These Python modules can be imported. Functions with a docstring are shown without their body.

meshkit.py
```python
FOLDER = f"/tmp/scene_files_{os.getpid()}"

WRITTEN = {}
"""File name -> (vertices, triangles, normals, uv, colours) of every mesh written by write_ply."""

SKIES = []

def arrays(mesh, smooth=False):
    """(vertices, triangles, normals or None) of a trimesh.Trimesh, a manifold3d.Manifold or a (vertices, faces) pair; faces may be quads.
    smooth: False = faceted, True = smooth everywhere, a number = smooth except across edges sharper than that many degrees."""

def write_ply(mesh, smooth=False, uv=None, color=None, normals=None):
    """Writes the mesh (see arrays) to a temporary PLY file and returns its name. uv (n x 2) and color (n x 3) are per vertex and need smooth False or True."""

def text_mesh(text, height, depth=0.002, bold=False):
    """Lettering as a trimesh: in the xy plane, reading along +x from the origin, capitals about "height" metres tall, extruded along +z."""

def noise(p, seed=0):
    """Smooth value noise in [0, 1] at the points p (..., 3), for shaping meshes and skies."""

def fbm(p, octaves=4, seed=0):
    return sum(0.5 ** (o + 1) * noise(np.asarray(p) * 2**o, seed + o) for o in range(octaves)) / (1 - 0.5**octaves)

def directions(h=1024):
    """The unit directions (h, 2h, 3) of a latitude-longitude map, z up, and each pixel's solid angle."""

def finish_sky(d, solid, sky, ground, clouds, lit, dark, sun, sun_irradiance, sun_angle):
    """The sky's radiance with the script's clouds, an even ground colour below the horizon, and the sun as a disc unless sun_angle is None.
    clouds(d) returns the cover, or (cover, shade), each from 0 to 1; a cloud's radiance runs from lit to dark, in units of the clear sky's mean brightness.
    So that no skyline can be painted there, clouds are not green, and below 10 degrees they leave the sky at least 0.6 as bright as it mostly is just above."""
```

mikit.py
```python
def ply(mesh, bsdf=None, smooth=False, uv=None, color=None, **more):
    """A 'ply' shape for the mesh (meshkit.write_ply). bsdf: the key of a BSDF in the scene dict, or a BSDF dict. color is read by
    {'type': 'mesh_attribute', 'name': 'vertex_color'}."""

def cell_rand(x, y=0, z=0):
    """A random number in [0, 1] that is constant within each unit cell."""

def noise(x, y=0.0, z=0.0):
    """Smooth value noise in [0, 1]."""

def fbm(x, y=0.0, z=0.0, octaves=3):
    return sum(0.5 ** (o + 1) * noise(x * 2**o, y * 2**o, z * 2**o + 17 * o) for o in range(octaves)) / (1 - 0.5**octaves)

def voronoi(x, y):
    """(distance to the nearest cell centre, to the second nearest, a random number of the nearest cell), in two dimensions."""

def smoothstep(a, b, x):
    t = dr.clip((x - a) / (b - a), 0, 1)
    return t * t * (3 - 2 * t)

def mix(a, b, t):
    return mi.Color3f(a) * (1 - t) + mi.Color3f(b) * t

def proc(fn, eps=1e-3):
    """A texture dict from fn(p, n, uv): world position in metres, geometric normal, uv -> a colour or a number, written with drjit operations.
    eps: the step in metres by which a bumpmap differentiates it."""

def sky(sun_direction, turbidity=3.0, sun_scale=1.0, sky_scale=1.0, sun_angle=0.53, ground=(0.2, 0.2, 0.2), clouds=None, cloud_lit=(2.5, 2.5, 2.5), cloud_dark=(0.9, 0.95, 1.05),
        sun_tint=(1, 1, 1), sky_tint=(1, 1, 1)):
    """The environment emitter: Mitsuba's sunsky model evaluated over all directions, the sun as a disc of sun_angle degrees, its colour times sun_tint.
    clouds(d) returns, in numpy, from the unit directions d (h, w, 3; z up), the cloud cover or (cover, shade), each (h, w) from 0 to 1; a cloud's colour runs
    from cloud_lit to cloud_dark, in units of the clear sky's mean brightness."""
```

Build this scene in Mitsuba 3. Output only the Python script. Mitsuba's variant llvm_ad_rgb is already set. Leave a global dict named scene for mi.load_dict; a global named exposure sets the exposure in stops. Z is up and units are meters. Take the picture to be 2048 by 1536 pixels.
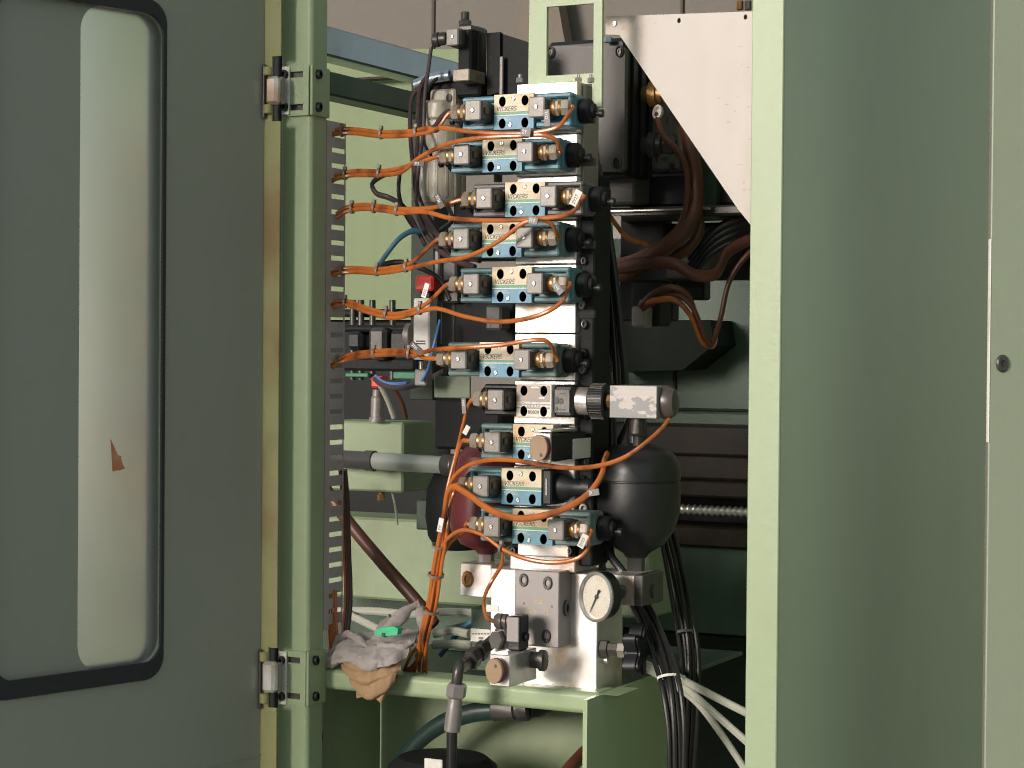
import math, random
import numpy as np, trimesh, mitsuba as mi, drjit as dr, mikit, meshkit
from mikit import proc, noise, fbm, smoothstep, mix
from shapely.geometry import Polygon, Point
from shapely.affinity import scale
random.seed(7); rng = np.random.default_rng(7)
scene, labels = {}, {}
# ------------------------------------------------------------------ camera, sky, exposure
FPX, YAW, PITCH, ROLL, DIST = 4030.0, math.radians(26.7), math.atan(62 / 4030.0), math.radians(0.48), 2.7
f0 = np.array([-math.sin(YAW), math.cos(YAW), 0]); r0 = np.array([math.cos(YAW), math.sin(YAW), 0]); Zv = np.array([0, 0, 1.0])
fw = f0 * math.cos(PITCH) - Zv * math.sin(PITCH); up0 = Zv * math.cos(PITCH) + f0 * math.sin(PITCH)
upv = up0 * math.cos(ROLL) - r0 * math.sin(ROLL); rt = r0 * math.cos(ROLL) + up0 * math.sin(ROLL)
CAM = -DIST * (fw + (66 * rt + 62 * upv) / FPX)
T = mi.ScalarTransform4f
scene['camera'] = {'type': 'perspective', 'fov': math.degrees(2 * math.atan(1024 / FPX)), 'fov_axis': 'x', 'near_clip': 0.05, 'far_clip': 200.0,
                   'to_world': T().look_at(origin=CAM.tolist(), target=(CAM + fw).tolist(), up=upv.tolist())}
LA, LE = math.radians(-18), math.radians(11)          # the light: degrees to the left of the machine's normal, height
scene['sky'] = mikit.sky((math.sin(LA) * math.cos(LE), -math.cos(LA) * math.cos(LE), math.sin(LE)), turbidity=3, sun_scale=1.0, sky_scale=1.0,
                         sun_angle=17, sun_tint=(0.88, 1.25, 2.95), sky_tint=(1.0, 1.07, 1.15),
                         clouds=lambda d: (0.55 + 0.3 * (meshkit.fbm(d * 3.0, 4, 5) - 0.5), 0.3), cloud_lit=(3.2, 3.4, 3.25), cloud_dark=(2.2, 2.35, 2.25))
exposure = 1.85

# ------------------------------------------------------------------ helpers
SQ = 0.75          # everything round in this picture is a quarter narrower than it is tall
def ray(u, v): return fw + ((u - 1024) * rt - (v - 768) * upv) / FPX
def P(u, v, Y):                                        # photograph pixel -> point on the machine plane y = Y
    d = ray(u, v); return CAM + d * ((Y - CAM[1]) / d[1])
def PX(u, v, X):                                       # ... on the plane x = X
    d = ray(u, v); return CAM + d * ((X - CAM[0]) / d[0])
def num(name):
    if name not in labels and name not in scene: return name
    k = 1
    while f'{name}_{k:03d}' in labels or f'{name}_{k:03d}' in scene: k += 1
    return f'{name}_{k:03d}'
GROUPS = {'control_cable': 'cables between the duct, the valves and the tray', 'cable_tie': 'cable ties on cable and hose bundles', 'cable_marker': 'marker tags on the cables', 'black_hose': 'black hoses',
          'brown_hose': 'brown hoses behind the valve stack', 'brown_cable': 'brown cables behind the valve stack', 'dark_cable': 'dark cables left of the valve stack', 'clear_hose': 'cloudy clear hoses', 'solenoid_valve': 'solenoid valves stacked on the manifold',
          'sensor_lead': 'leads and hoses at the red capped sensor', 'pale_pipe': 'pale pipes behind the rag', 'box_cable': 'cables at the grey box'}
def thing(name, label, cat, group=None):
    k = num(name); labels[k] = {'label': label, 'category': cat}
    group = group or GROUPS.get(name)
    if group: labels[k]['group'] = group
    return k
def part(holder, name, mesh, mat, smooth=30, label=None, uv=None, kind=None):
    base = f'{holder}__{name}'; k, i = base, 0
    while k in scene:
        i += 1; k = f'{base}_{i:03d}'
    scene[k] = mikit.ply(mesh, mat, smooth=smooth, uv=uv)
    if label or kind: labels[k] = {a: b for a, b in (('label', label), ('kind', kind)) if b}
    return k
def solo(name, mesh, mat, label, cat, group=None, smooth=30):
    k = thing(name, label, cat, group); scene[k] = mikit.ply(mesh, mat, smooth=smooth); return k
def struct(name, mesh, mat, smooth=False):
    scene[name] = mikit.ply(mesh, mat, smooth=smooth); labels[name] = {'kind': 'structure', 'label': name.replace('_', ' ')}
def cat(*m): return trimesh.util.concatenate(list(m))
def bx(x0, x1, y0, y1, z0, z1, c=0.0012):              # chamfered box
    x0, x1 = min(x0, x1), max(x0, x1); y0, y1 = min(y0, y1), max(y0, y1); z0, z1 = min(z0, z1), max(z0, z1)
    c = min(c, 0.45 * min(x1 - x0, y1 - y0, z1 - z0)); pts = []
    for sx in (0, 1):
        for sy in (0, 1):
            for sz in (0, 1):
                p = np.array([(x0, x1)[sx], (y0, y1)[sy], (z0, z1)[sz]]); o = np.array([1 - 2 * sx, 1 - 2 * sy, 1 - 2 * sz]) * c
                for k in range(3):
                    q = p + o; q[k] = p[k]; pts.append(q)
    return trimesh.convex.convex_hull(np.array(pts))
def pr(u0, v0, u1, v1, Y):
    um, vm = (u0 + u1) / 2, (v0 + v1) / 2
    return P(u0, vm, Y)[0], P(u1, vm, Y)[0], P(um, v1, Y)[2], P(um, v0, Y)[2]
def pb(u0, v0, u1, v1, Y, dep, c=0.0012):              # box whose front face fills the pixel rectangle on plane Y
    x0, x1, z0, z1 = pr(u0, v0, u1, v1, Y); return bx(x0, x1, Y, Y + dep, z0, z1, c)
def basis(a):
    a = np.asarray(a, float); a = a / np.linalg.norm(a); h = Zv if abs(a[2]) < 0.9 else np.array([1.0, 0, 0])
    e = np.cross(h, a); e /= np.linalg.norm(e); return a, e, np.cross(a, e)
def lathe(o, axis, prof, n=24, ph=0.0):                # prof: (radius, distance along the axis)
    a, e, g = basis(axis); o = np.asarray(o, float); t = np.arange(n) * 2 * math.pi / n + ph
    c = np.cos(t)[:, None] * e + np.sin(t)[:, None] * g; V, F = [], []
    if abs(a[2]) < .5: c = c * [SQ, SQ, 1]
    for r, s in prof: V.append(o + a * s + c * max(r, 1e-5))
    V = np.vstack(V); m = len(prof)
    for k in range(m - 1):
        for j in range(n):
            q = (j + 1) % n; A, B, C, D = k * n + j, k * n + q, (k + 1) * n + q, (k + 1) * n + j
            F += [(A, B, C), (A, C, D)]
    V = np.vstack([V, o + a * prof[0][1], o + a * prof[-1][1]])
    for j in range(n):
        q = (j + 1) % n; F += [(m * n, q, j), (m * n + 1, (m - 1) * n + j, (m - 1) * n + q)]
    return trimesh.Trimesh(V, F, process=False)
def cyl(p0, p1, r, r1=None, n=20, c=0.0008, ph=0.0):
    p0, p1 = np.asarray(p0, float), np.asarray(p1, float); L = np.linalg.norm(p1 - p0); r1 = r if r1 is None else r1; c = min(c, r * .4, r1 * .4, L * .3)
    return lathe(p0, p1 - p0, [(r - c, 0), (r, c), (r1, L - c), (r1 - c, L)], n, ph)
def spline(pts, step=0.006):
    pts = np.array(pts, float); pp = np.vstack([2 * pts[0] - pts[1], pts, 2 * pts[-1] - pts[-2]]); out = []
    for i in range(1, len(pp) - 2):
        a, b, c, d = pp[i - 1:i + 3]; n = max(3, int(np.linalg.norm(c - b) / step))
        t1 = max(np.linalg.norm(b - a), 1e-4) ** .5; t2 = t1 + max(np.linalg.norm(c - b), 1e-4) ** .5; t3 = t2 + max(np.linalg.norm(d - c), 1e-4) ** .5
        for t in np.linspace(t1, t2, n, endpoint=False):
            A1 = (t1 - t) / t1 * a + t / t1 * b; A2 = (t2 - t) / (t2 - t1) * b + (t - t1) / (t2 - t1) * c; A3 = (t3 - t) / (t3 - t2) * c + (t - t2) / (t3 - t2) * d
            B1 = (t2 - t) / t2 * A1 + t / t2 * A2; B2 = (t3 - t) / (t3 - t1) * A2 + (t - t1) / (t3 - t1) * A3
            out.append((t2 - t) / (t2 - t1) * B1 + (t - t1) / (t2 - t1) * B2)
    return np.array(out + [pts[-1]])
def pts3(l): return [P(*q) if len(q) == 3 and not isinstance(q, np.ndarray) else np.asarray(q) for q in l]
def tube(l, r, n=10, step=0.006, rfn=None):
    n = max(n, 16) if r > .007 else n
    c = spline(pts3(l), step); m = len(c); tg = np.gradient(c, axis=0); tg /= np.linalg.norm(tg, axis=1, keepdims=True) + 1e-12
    _, e, _ = basis(tg[0]); V, F = [], []
    for i in range(m):
        e = e - tg[i] * (e @ tg[i]); e /= np.linalg.norm(e); g = np.cross(tg[i], e); t = np.arange(n) * 2 * math.pi / n
        rr = r if rfn is None else rfn(i / (m - 1), i); V.append(c[i] + rr * (np.cos(t)[:, None] * e + np.sin(t)[:, None] * g) * [SQ, SQ, 1])
    V = np.vstack(V + [c[0], c[-1]])
    for k in range(m - 1):
        for j in range(n):
            q = (j + 1) % n; F += [(k * n + j, k * n + q, (k + 1) * n + q), (k * n + j, (k + 1) * n + q, (k + 1) * n + j)]
    for j in range(n):
        q = (j + 1) % n; F += [(m * n, q, j), (m * n + 1, (m - 1) * n + j, (m - 1) * n + q)]
    return trimesh.Trimesh(V, F, process=False)
def ext(poly, y0, y1):                                 # shapely polygon in (x, z) extruded from y0 to y1
    m = trimesh.creation.extrude_polygon(poly, y1 - y0, engine='earcut'); v = m.vertices.copy()
    m = trimesh.Trimesh(np.c_[v[:, 0], y0 + v[:, 2], v[:, 1]], m.faces[:, ::-1], process=False); return m
def prism(px, Y, dep, holes=()):                       # polygon given in pixels on plane Y
    pl = Polygon([P(u, v, Y)[[0, 2]] for u, v in px])
    for (u, v, r) in holes: pl = pl.difference(scale(Point(*P(u, v, Y)[[0, 2]]).buffer(r, 6), SQ, 1))
    return ext(pl, Y, Y + dep)
def rot(mesh, ang, axis, at):
    m = mesh.copy(); m.apply_transform(trimesh.transformations.rotation_matrix(ang, axis, at)); return m
def txt(s, h, at, wx=(.8, 0, 0), wz=(0, 0, 1), d=0.0004, bold=False):   # lettering that starts at a point, reading along wx, up along wz
    m = meshkit.text_mesh(s, h, d, bold); x, z = np.asarray(wx, float), np.asarray(wz, float); nrm = np.cross(x, z); nrm /= np.linalg.norm(nrm); v = m.vertices
    m.vertices = np.asarray(at) + v[:, :1] * x + v[:, 1:2] * z + v[:, 2:3] * nrm; return m
def bolt(o, axis, r, h):                               # socket head screw, its head pointing along axis
    return lathe(o, axis, [(r, 0), (r, h * .85), (r * .88, h), (r * .58, h), (r * .55, h * .93), (r * .55, h * .3), (0, h * .3)], 18)
def slot_screw(o, axis, r, h, ang=0.6):
    a, e, g = basis(axis); s = e * math.cos(ang) + g * math.sin(ang); m = lathe(o, axis, [(r, 0), (r, h * .6), (r * .75, h)], 14); return m
ORD = ['topmost', 'second', 'third', 'fourth', 'fifth', 'sixth', 'seventh', 'eighth', 'ninth', 'lowest']

# ------------------------------------------------------------------ materials
def pri(name, col, rough=.5, metal=0.0, spec=.5, bump=None, **k):
    b = {'type': 'principled', 'base_color': col if isinstance(col, dict) else {'type': 'rgb', 'value': list(col)}, 'roughness': rough, 'metallic': metal, 'specular': spec, **k}
    if bump: b = {'type': 'bumpmap', 'nested': b, 'tex': proc(bump[0], bump[2] if len(bump) > 2 else 1e-3), 'scale': bump[1]}
    scene[name] = {'type': 'twosided', 'id': name, 'b': b}
def grime(base, dirt, s=9.0, amt=.5, streak=.3):
    def fn(p, n, uv):
        a = fbm(p.x * s, p.y * s, p.z * s * .6, 4); b = noise(p.x * 60, p.y * 60, p.z * 5); c = noise(p.x * 170, p.y * 170, p.z * 170)
        return mix(base, dirt, dr.clip(smoothstep(.45, .85, a) * amt + (b - .5) * streak * .35 + (c - .5) * .10, 0, 1))
    return proc(fn)
def paintb(p, n, uv): return fbm(p.x * 420, p.y * 420, p.z * 420, 2)
pri('green_dimmed', grime((.22, .285, .165), (.15, .165, .09), 6, .7, .5), .5)  # machine green darkened in colour for the weaker light inside
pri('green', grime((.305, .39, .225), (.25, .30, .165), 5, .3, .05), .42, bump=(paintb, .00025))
pri('green_oily_dim', grime((.060, .10, .068), (.03, .034, .024), 6, 1.0, .8), .42, spec=.3, bump=(paintb, .0003))  # oily dirt, and the dimness of the deep interior darkened into the colour
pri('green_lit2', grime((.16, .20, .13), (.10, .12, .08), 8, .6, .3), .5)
pri('green_shaded', grime((.011, .016, .012), (.02, .014, .008), 8, .7, .5), .7, spec=.1)  # near-black base puts the shade of the clutter above into the bracket
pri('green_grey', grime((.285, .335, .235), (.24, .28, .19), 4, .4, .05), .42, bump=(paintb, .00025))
pri('teal_blue', grime((.075, .20, .25), (.05, .08, .09), 22, .7, .2), .40)
pri('teal_dust', grime((.125, .205, .205), (.08, .085, .07), 26, .9, .2), .52)
pri('white_render', grime((.74, .73, .69), (.62, .60, .54), 1, .5, .2), .7)
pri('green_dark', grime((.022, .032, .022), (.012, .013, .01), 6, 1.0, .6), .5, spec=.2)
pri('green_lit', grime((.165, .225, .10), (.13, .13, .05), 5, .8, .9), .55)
pri('door_paint', grime((.265, .29, .24), (.215, .20, .135), 2.2, .85, .12), .38, bump=(paintb, .0003))
pri('flange_paint', grime((.30, .30, .13), (.22, .14, .05), 10, .9, .4), .5)
pri('sky_blue_steel', grime((.42, .50, .58), (.30, .29, .27), 12, .5, .5), .30, metal=.75)  # blue of the reflected sky put into the beam metal colour
pri('rubber', (.013, .016, .020), .6)
pri('panel_metal', grime((.86, .87, .84), (.76, .77, .73), 5, .5, .1), .24, metal=.85)
def steelb(p, n, uv): return fbm(p.x * 14, p.y * 14, p.z * 9, 3)
pri('white_steel', grime((.86, .84, .81), (.42, .22, .09), 24, .75, .15), .30, metal=.62, spec=.7, bump=(steelb, .006))
pri('bright_steel', grime((.66, .64, .60), (.30, .20, .12), 30, .5, .15), .27, metal=.75)
pri('pipe_steel', grime((.40, .42, .37), (.28, .28, .24), 14, .5, .2), .3, metal=.4)
pri('grey_steel', grime((.255, .235, .225), (.19, .17, .155), 14, .5, .1), .42, metal=.3)
pri('dark_steel', grime((.085, .08, .075), (.03, .026, .022), 18, .8, .3), .35, metal=.5)
pri('rust_dark', grime((.022, .018, .014), (.055, .028, .014), 8, .9, .7), .5, spec=.2)
pri('black', (.013, .014, .016), .42, spec=.35)
pri('black_gloss', (.009, .010, .011), .42, spec=.6, clearcoat=.4, clearcoat_gloss=.75)
pri('black_matt', grime((.015, .0165, .017), (.022, .019, .016), 20, .6, .2), .6, spec=.18)
pri('hose_black', grime((.014, .014, .016), (.045, .038, .032), 16, .5, .1), .26)
pri('socket_black', (.006, .006, .006), .8, spec=.1)
pri('box_grey', grime((.105, .095, .088), (.075, .066, .06), 9, .5, .1), .5)
pri('teal', grime((.09, .195, .215), (.055, .075, .07), 24, .8, .2), .45)
pri('valve_black', grime((.095, .09, .092), (.05, .05, .055), 20, .5, .1), .42)
pri('plug_cover', grime((.235, .215, .195), (.12, .088, .06), 55, .9, .2), .33)
pri('plug_body', grime((.085, .072, .062), (.035, .026, .02), 30, .6, .2), .3)
pri('brass', grime((.34, .19, .07), (.09, .045, .02), 60, .95, .3), .36, metal=.65)
pri('nut_grey', grime((.30, .265, .215), (.16, .09, .045), 60, .85, .1), .38, metal=.15)
pri('orange', grime((.45, .13, .026), (.10, .026, .012), 38, 1.0, .55), .27, spec=.7)
pri('brown_hose', grime((.115, .04, .022), (.05, .022, .016), 18, .7, .1), .42)
pri('purple_cable', grime((.07, .045, .045), (.03, .025, .03), 18, .7, .1), .3)
pri('blue_cable', (.045, .13, .20), .35)
pri('blue_bright', (.09, .22, .55), .35)
pri('red_plastic', (.70, .05, .035), .35)
pri('maroon', grime((.13, .025, .03), (.05, .018, .02), 14, .7, .1), .33)
pri('tan', grime((.30, .195, .105), (.24, .15, .08), 40, .5, .05), .5)
pri('sticker', grime((.50, .20, .10), (.55, .32, .16), 60, .9, .1), .6)
pri('white_plastic', grime((.68, .67, .62), (.45, .40, .30), 30, .5, .1), .45)
pri('tie', (.22, .17, .13), .4)
pri('marker_grey', (.17, .165, .16), .45)
pri('marker_black', (.03, .03, .03), .45)
pri('tank', grime((.44, .40, .315), (.28, .24, .17), 12, .7, .2), .33)
CORN = P(1226, 52, .10)
def cover_fn(p, n, uv):
    a = fbm(p.x * 7, p.y * 7, p.z * 4, 4); st = noise(p.x * 55, p.y * 55, p.z * 3); sp = noise(p.x * 210, p.y * 210, p.z * 210); f2 = fbm(p.x * 90, p.y * 90, p.z * 90, 3)
    d = dr.sqrt(dr.square(p.x - CORN[0]) + dr.square(p.z - CORN[2])); c = mix((.47, .43, .395), (.39, .33, .27), dr.clip(smoothstep(.4, .8, a) * .8 + (st - .5) * .35, 0, 1))
    c = mix(c, (.30, .17, .10), smoothstep(.90, .96, sp) * .6 * smoothstep(.4, .6, a)); return mix(c, (.36, .22, .13), smoothstep(.50, .62, f2) * (1 - smoothstep(.01, .035, d)) * .8)
pri('cover_pale', proc(cover_fn), .45)
pri('duct_grey', grime((.42, .385, .37), (.28, .22, .18), 22, .7, .2), .5)
def clothb(p, n, uv): return fbm(p.x * 900, p.y * 900, p.z * 900, 2)
pri('rag_grey', grime((.36, .325, .305), (.26, .225, .20), 22, .7, .1), .95, spec=.1, bump=(clothb, .00025, 4e-4))
pri('rag_tan', grime((.37, .245, .14), (.26, .16, .09), 22, .7, .1), .95, spec=.1, bump=(clothb, .00025, 4e-4))
pri('clip_green', (.04, .50, .24), .4)
pri('emerald', (.01, .17, .075), .45)
pri('hose_green', grime((.02, .045, .04), (.03, .032, .03), 14, .6, .1), .3)
pri('clear_hose', grime((.38, .39, .32), (.30, .30, .24), 9, .5, .02), .28)
pri('ink', (.05, .05, .05), .5)
pri('ink_grey', (.20, .19, .17), .5)
pri('ink_white', (.75, .75, .72), .5)
pri('ink_gold', (.55, .45, .22), .5)
def label_fn(p, n, uv):
    x, y = uv.x, uv.y
    st = fbm(p.x * 38, p.y * 38, p.z * 38, 4); cr = mix((.62, .55, .38), (.55, .35, .15), smoothstep(.40, .80, st) * .85)
    bl = mix((.10, .27, .40), (.09, .24, .29), smoothstep(.35, .7, st)); gn = mi.Color3f(.10, .28, .17)
    c = dr.select(y > .50, cr, dr.select(y > .415, gn, dr.select(y > .39, mi.Color3f(.62, .62, .55), bl)))
    ln = (x > .06) & (x < .30 + .14 * noise(dr.floor(y * 38) * 7.3)) & (y > .255) & (y < .365) & ((y * 38 - dr.floor(y * 38)) < .42) & (noise(x * 120, dr.floor(y * 38) * 3.7) > .38)
    l2 = (x > .45) & (x < .92) & (y > .54) & (y < .74) & ((y * 24 - dr.floor(y * 24)) < .4) & (noise(x * 90, dr.floor(y * 24) * 5.1) > .5)
    c = dr.select(ln, mi.Color3f(.55, .56, .50), c); c = dr.select(l2, c * .78, c)
    return dr.select((noise(p.x * 260, p.z * 260, p.y * 260) > .93), c * .7, c)
pri('name_plate', proc(label_fn), .42)
def plate_fn(p, n, uv):
    x, y = uv.x, uv.y; st = fbm(p.x * 38, p.y * 38, p.z * 38, 4)
    ba = mix((.30, .275, .27), (.36, .27, .20), smoothstep(.4, .8, st)); wh = mix((.66, .62, .54), (.55, .38, .22), smoothstep(.45, .8, st))
    c = dr.select((y < .245) | ((y > .30) & (y < .36)) | ((y > .40) & (y < .46)) | (y > .965) | (x > .965), wh, ba)
    tx = (((y > .305) & (y < .355)) | ((y > .41) & (y < .45))) & (x > .08) & (x < .72) & (noise(x * 70, y * 30) > .55)
    return dr.select(tx, mi.Color3f(.22, .2, .18), c)
pri('spec_plate', proc(plate_fn), .4)
def hall_fn(p, n, uv):
    a = fbm(p.x * .8, p.z * .6, 0, 4); return mix((.155, .137, .116), (.125, .112, .094), smoothstep(.3, .7, a))
pri('hall_paint', proc(hall_fn), .7)
pri('chute_paint', grime((.13, .105, .075), (.09, .075, .05), 3, .6, .3), .6)
def floor_fn(p, n, uv): return mix((.26, .25, .235), (.18, .17, .155), smoothstep(.35, .7, fbm(p.x * 1.5, p.y * 1.5, 0, 5)))
pri('concrete', proc(floor_fn), .7)
def casting_fn(p, n, uv):
    a = noise(p.x * 180, p.y * 180, p.z * 90); b = fbm(p.x * 12, p.y * 12, p.z * 12, 3); return mix((.24, .22, .20), (.03, .03, .03), smoothstep(.45, .75, a * .5 + b * .5))
pri('casting', proc(casting_fn), .35)
def flaked_fn(p, n, uv):
    a = fbm(p.x * 95, p.y * 95, p.z * 120, 6); e = fbm(p.x * 24, 3.0, p.z * 24, 3); sc = noise(p.x * 30, p.y * 30, p.z * 900)
    c = mix((.52, .48, .44), (.44, .40, .36), sc); return mix(c, (.24, .24, .235), smoothstep(.60, .64, a * .62 + e * .5))
pri('flaked', proc(flaked_fn), .45)
def dial_fn(p, n, uv):
    x, y = uv.x * 2 - 1, uv.y * 2 - 1; r = dr.sqrt(x * x + y * y); an = dr.atan2(x, y) / math.pi
    k = (an + 1) * 16; tick = (r > .74) & (r < .86) & (dr.abs(k - dr.round(k)) < .09) & (dr.abs(an) < .76)
    c = mix((.60, .54, .38), (.52, .36, .17), smoothstep(-.1, -1.0, y + noise(p.x * 90, p.z * 90) * .5) * .8); return dr.select(tick, mi.Color3f(.12, .11, .09), c)
pri('dial', proc(dial_fn), .45, clearcoat=1.0, clearcoat_gloss=.96)
scene['glass'] = {'type': 'thindielectric', 'id': 'glass', 'int_ior': 1.5}

# ------------------------------------------------------------------ setting: floor and hall wall
FZ = -1.25
def quad(a, b, c, d): return trimesh.Trimesh([a, b, c, d], [(0, 1, 2), (0, 2, 3)], process=False)
struct('floor', quad((-60, -60, FZ), (60, -60, FZ), (60, 40, FZ), (-60, 40, FZ)), 'concrete')
HY = 3.2
hw = thing('hall_wall', 'beige sheet wall of the hall behind the machine with upright seams', 'wall')
us = [300, 868, 1366, 1700, 2600]; prev = P(300, 0, HY)[0] - 3
xs = [P(u, 40, HY)[0] for u in us]; xs = [xs[0] - 4.0] + xs + [xs[-1] + .4]
for a, b in zip(xs[:-1], xs[1:]): part(hw, 'panel', bx(a + .003, b - .003, HY, HY + .04, FZ, 3.4, .006), 'hall_paint')
part(hw, 'backing', bx(xs[0], xs[-1], HY + .03, HY + .08, FZ, 3.4), 'black_matt')
pale = thing('side_building', 'pale building wall off to the right, seen only as a reflection', 'building')
PB = (11, 4.5, 0); pw = lambda m: rot(m, -.75, (0, 0, 1), PB)
part(pale, 'wall', pw(bx(3, 19, 4.5, 9, FZ, .85, .01)), 'white_render')
part(pale, 'roof_edge', pw(bx(2.9, 19.1, 4.4, 9.1, .852, .91, .01)), 'dark_steel')

td = thing('tapered_chute', 'brownish tapered chute against the hall wall, seen behind the green bracket', 'chute')
part(td, 'body', prism([(1052, -60), (1104, -60), (1136, 120), (1018, 120)], 3.1, .06), 'chute_paint', False)
# ------------------------------------------------------------------ machine frame
fr = thing('machine', 'pale green steel machine with hinge post, beams, tray shelf and rear sheets', 'machine')
def zb(v, Y, u=1024): return P(u, v, Y)[2]
TOP, BOT = 1.0, FZ + .02
PYF = -0.07                                              # front of the hinge post
xl, xr = P(556, 768, PYF)[0], P(620, 768, PYF)[0]
def rprofile(x0, x1, y0, y1, r):
    return Polygon([(x0, y0), (x1, y0), (x1, y1), (x0, y1)]).buffer(-r).buffer(r, 6)
def upright(poly, z0, z1):
    m = trimesh.creation.extrude_polygon(poly, z1 - z0, engine='earcut'); m.apply_translation([0, 0, z0]); return m
part(fr, 'post', upright(rprofile(xl, xr, PYF, PYF + .043, .007), BOT, TOP), 'green')
PBK = PYF + .043
part(fr, 'dark_gap_strip', bx(xl - .016, xl - .001, PYF + .004, PYF + .014, BOT, TOP, .002), 'rubber')  # added dark strip so the gap between post and door reads dark
# depth beams at the upper left, both welded to the post
xb = PX(652, 80, xr - .002)
bz = P(652, 47, PBK)[2]
XB = P(652, 80, PBK)[0]
def dbeam(vt, vb, u, y1, name, mat, Y=PBK, w=.042):
    x = P(u, (vt + vb) / 2, Y)[0]; z1, z0 = P(u, vt, Y)[2], P(u, vb, Y)[2]
    part(fr, name, bx(x - w, x, Y, y1, z0, z1, .003), mat)
dbeam(50, 110, 652, .62, 'beam', 'sky_blue_steel')
dbeam(140, 188, 652, .46, 'beam', 'green_oily_dim')
BY = .48                                                 # rear sheet behind the left gap
part(fr, 'rear_sheet', prism([(560, 98), (985, 98), (985, 150), (823, 150), (823, 640), (560, 640)], BY, .004), 'green_lit', False)
part(fr, 'cross_rail', pb(700, 152, 830, 158, BY - .03, .02), 'rust_dark')
part(fr, 'rear_column', pb(822, 150, 868, 800, BY - .06, .05), 'green_dark')
# tray with a rounded front lip
LY = -.03
GY = -.075; gx = P(1174, 1470, GY)[0]; ga = P(1176, 1400, GY)[2]
lx0, lx1 = P(600, 1360, LY)[0], gx - .0065; lz1 = P(900, 1360, LY)[2]; lz0 = P(900, 1403, LY)[2]
lipp = Polygon([(LY, lz0), (LY + .06, lz0), (LY + .06, lz1), (LY, lz1)]).buffer(-.008).buffer(.008, 6)
m = trimesh.creation.extrude_polygon(lipp, lx1 - lx0, engine='earcut'); v = m.vertices
part(fr, 'tray_lip', trimesh.Trimesh(np.c_[lx0 + v[:, 2], v[:, 0], v[:, 1]], m.faces, process=False), 'green')
part(fr, 'tray_corner', bx(gx - .006, P(1236, 1372, LY)[0], LY + .002, LY + .07, ga + .0005, lz1 - .001, .004), 'green')
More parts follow.
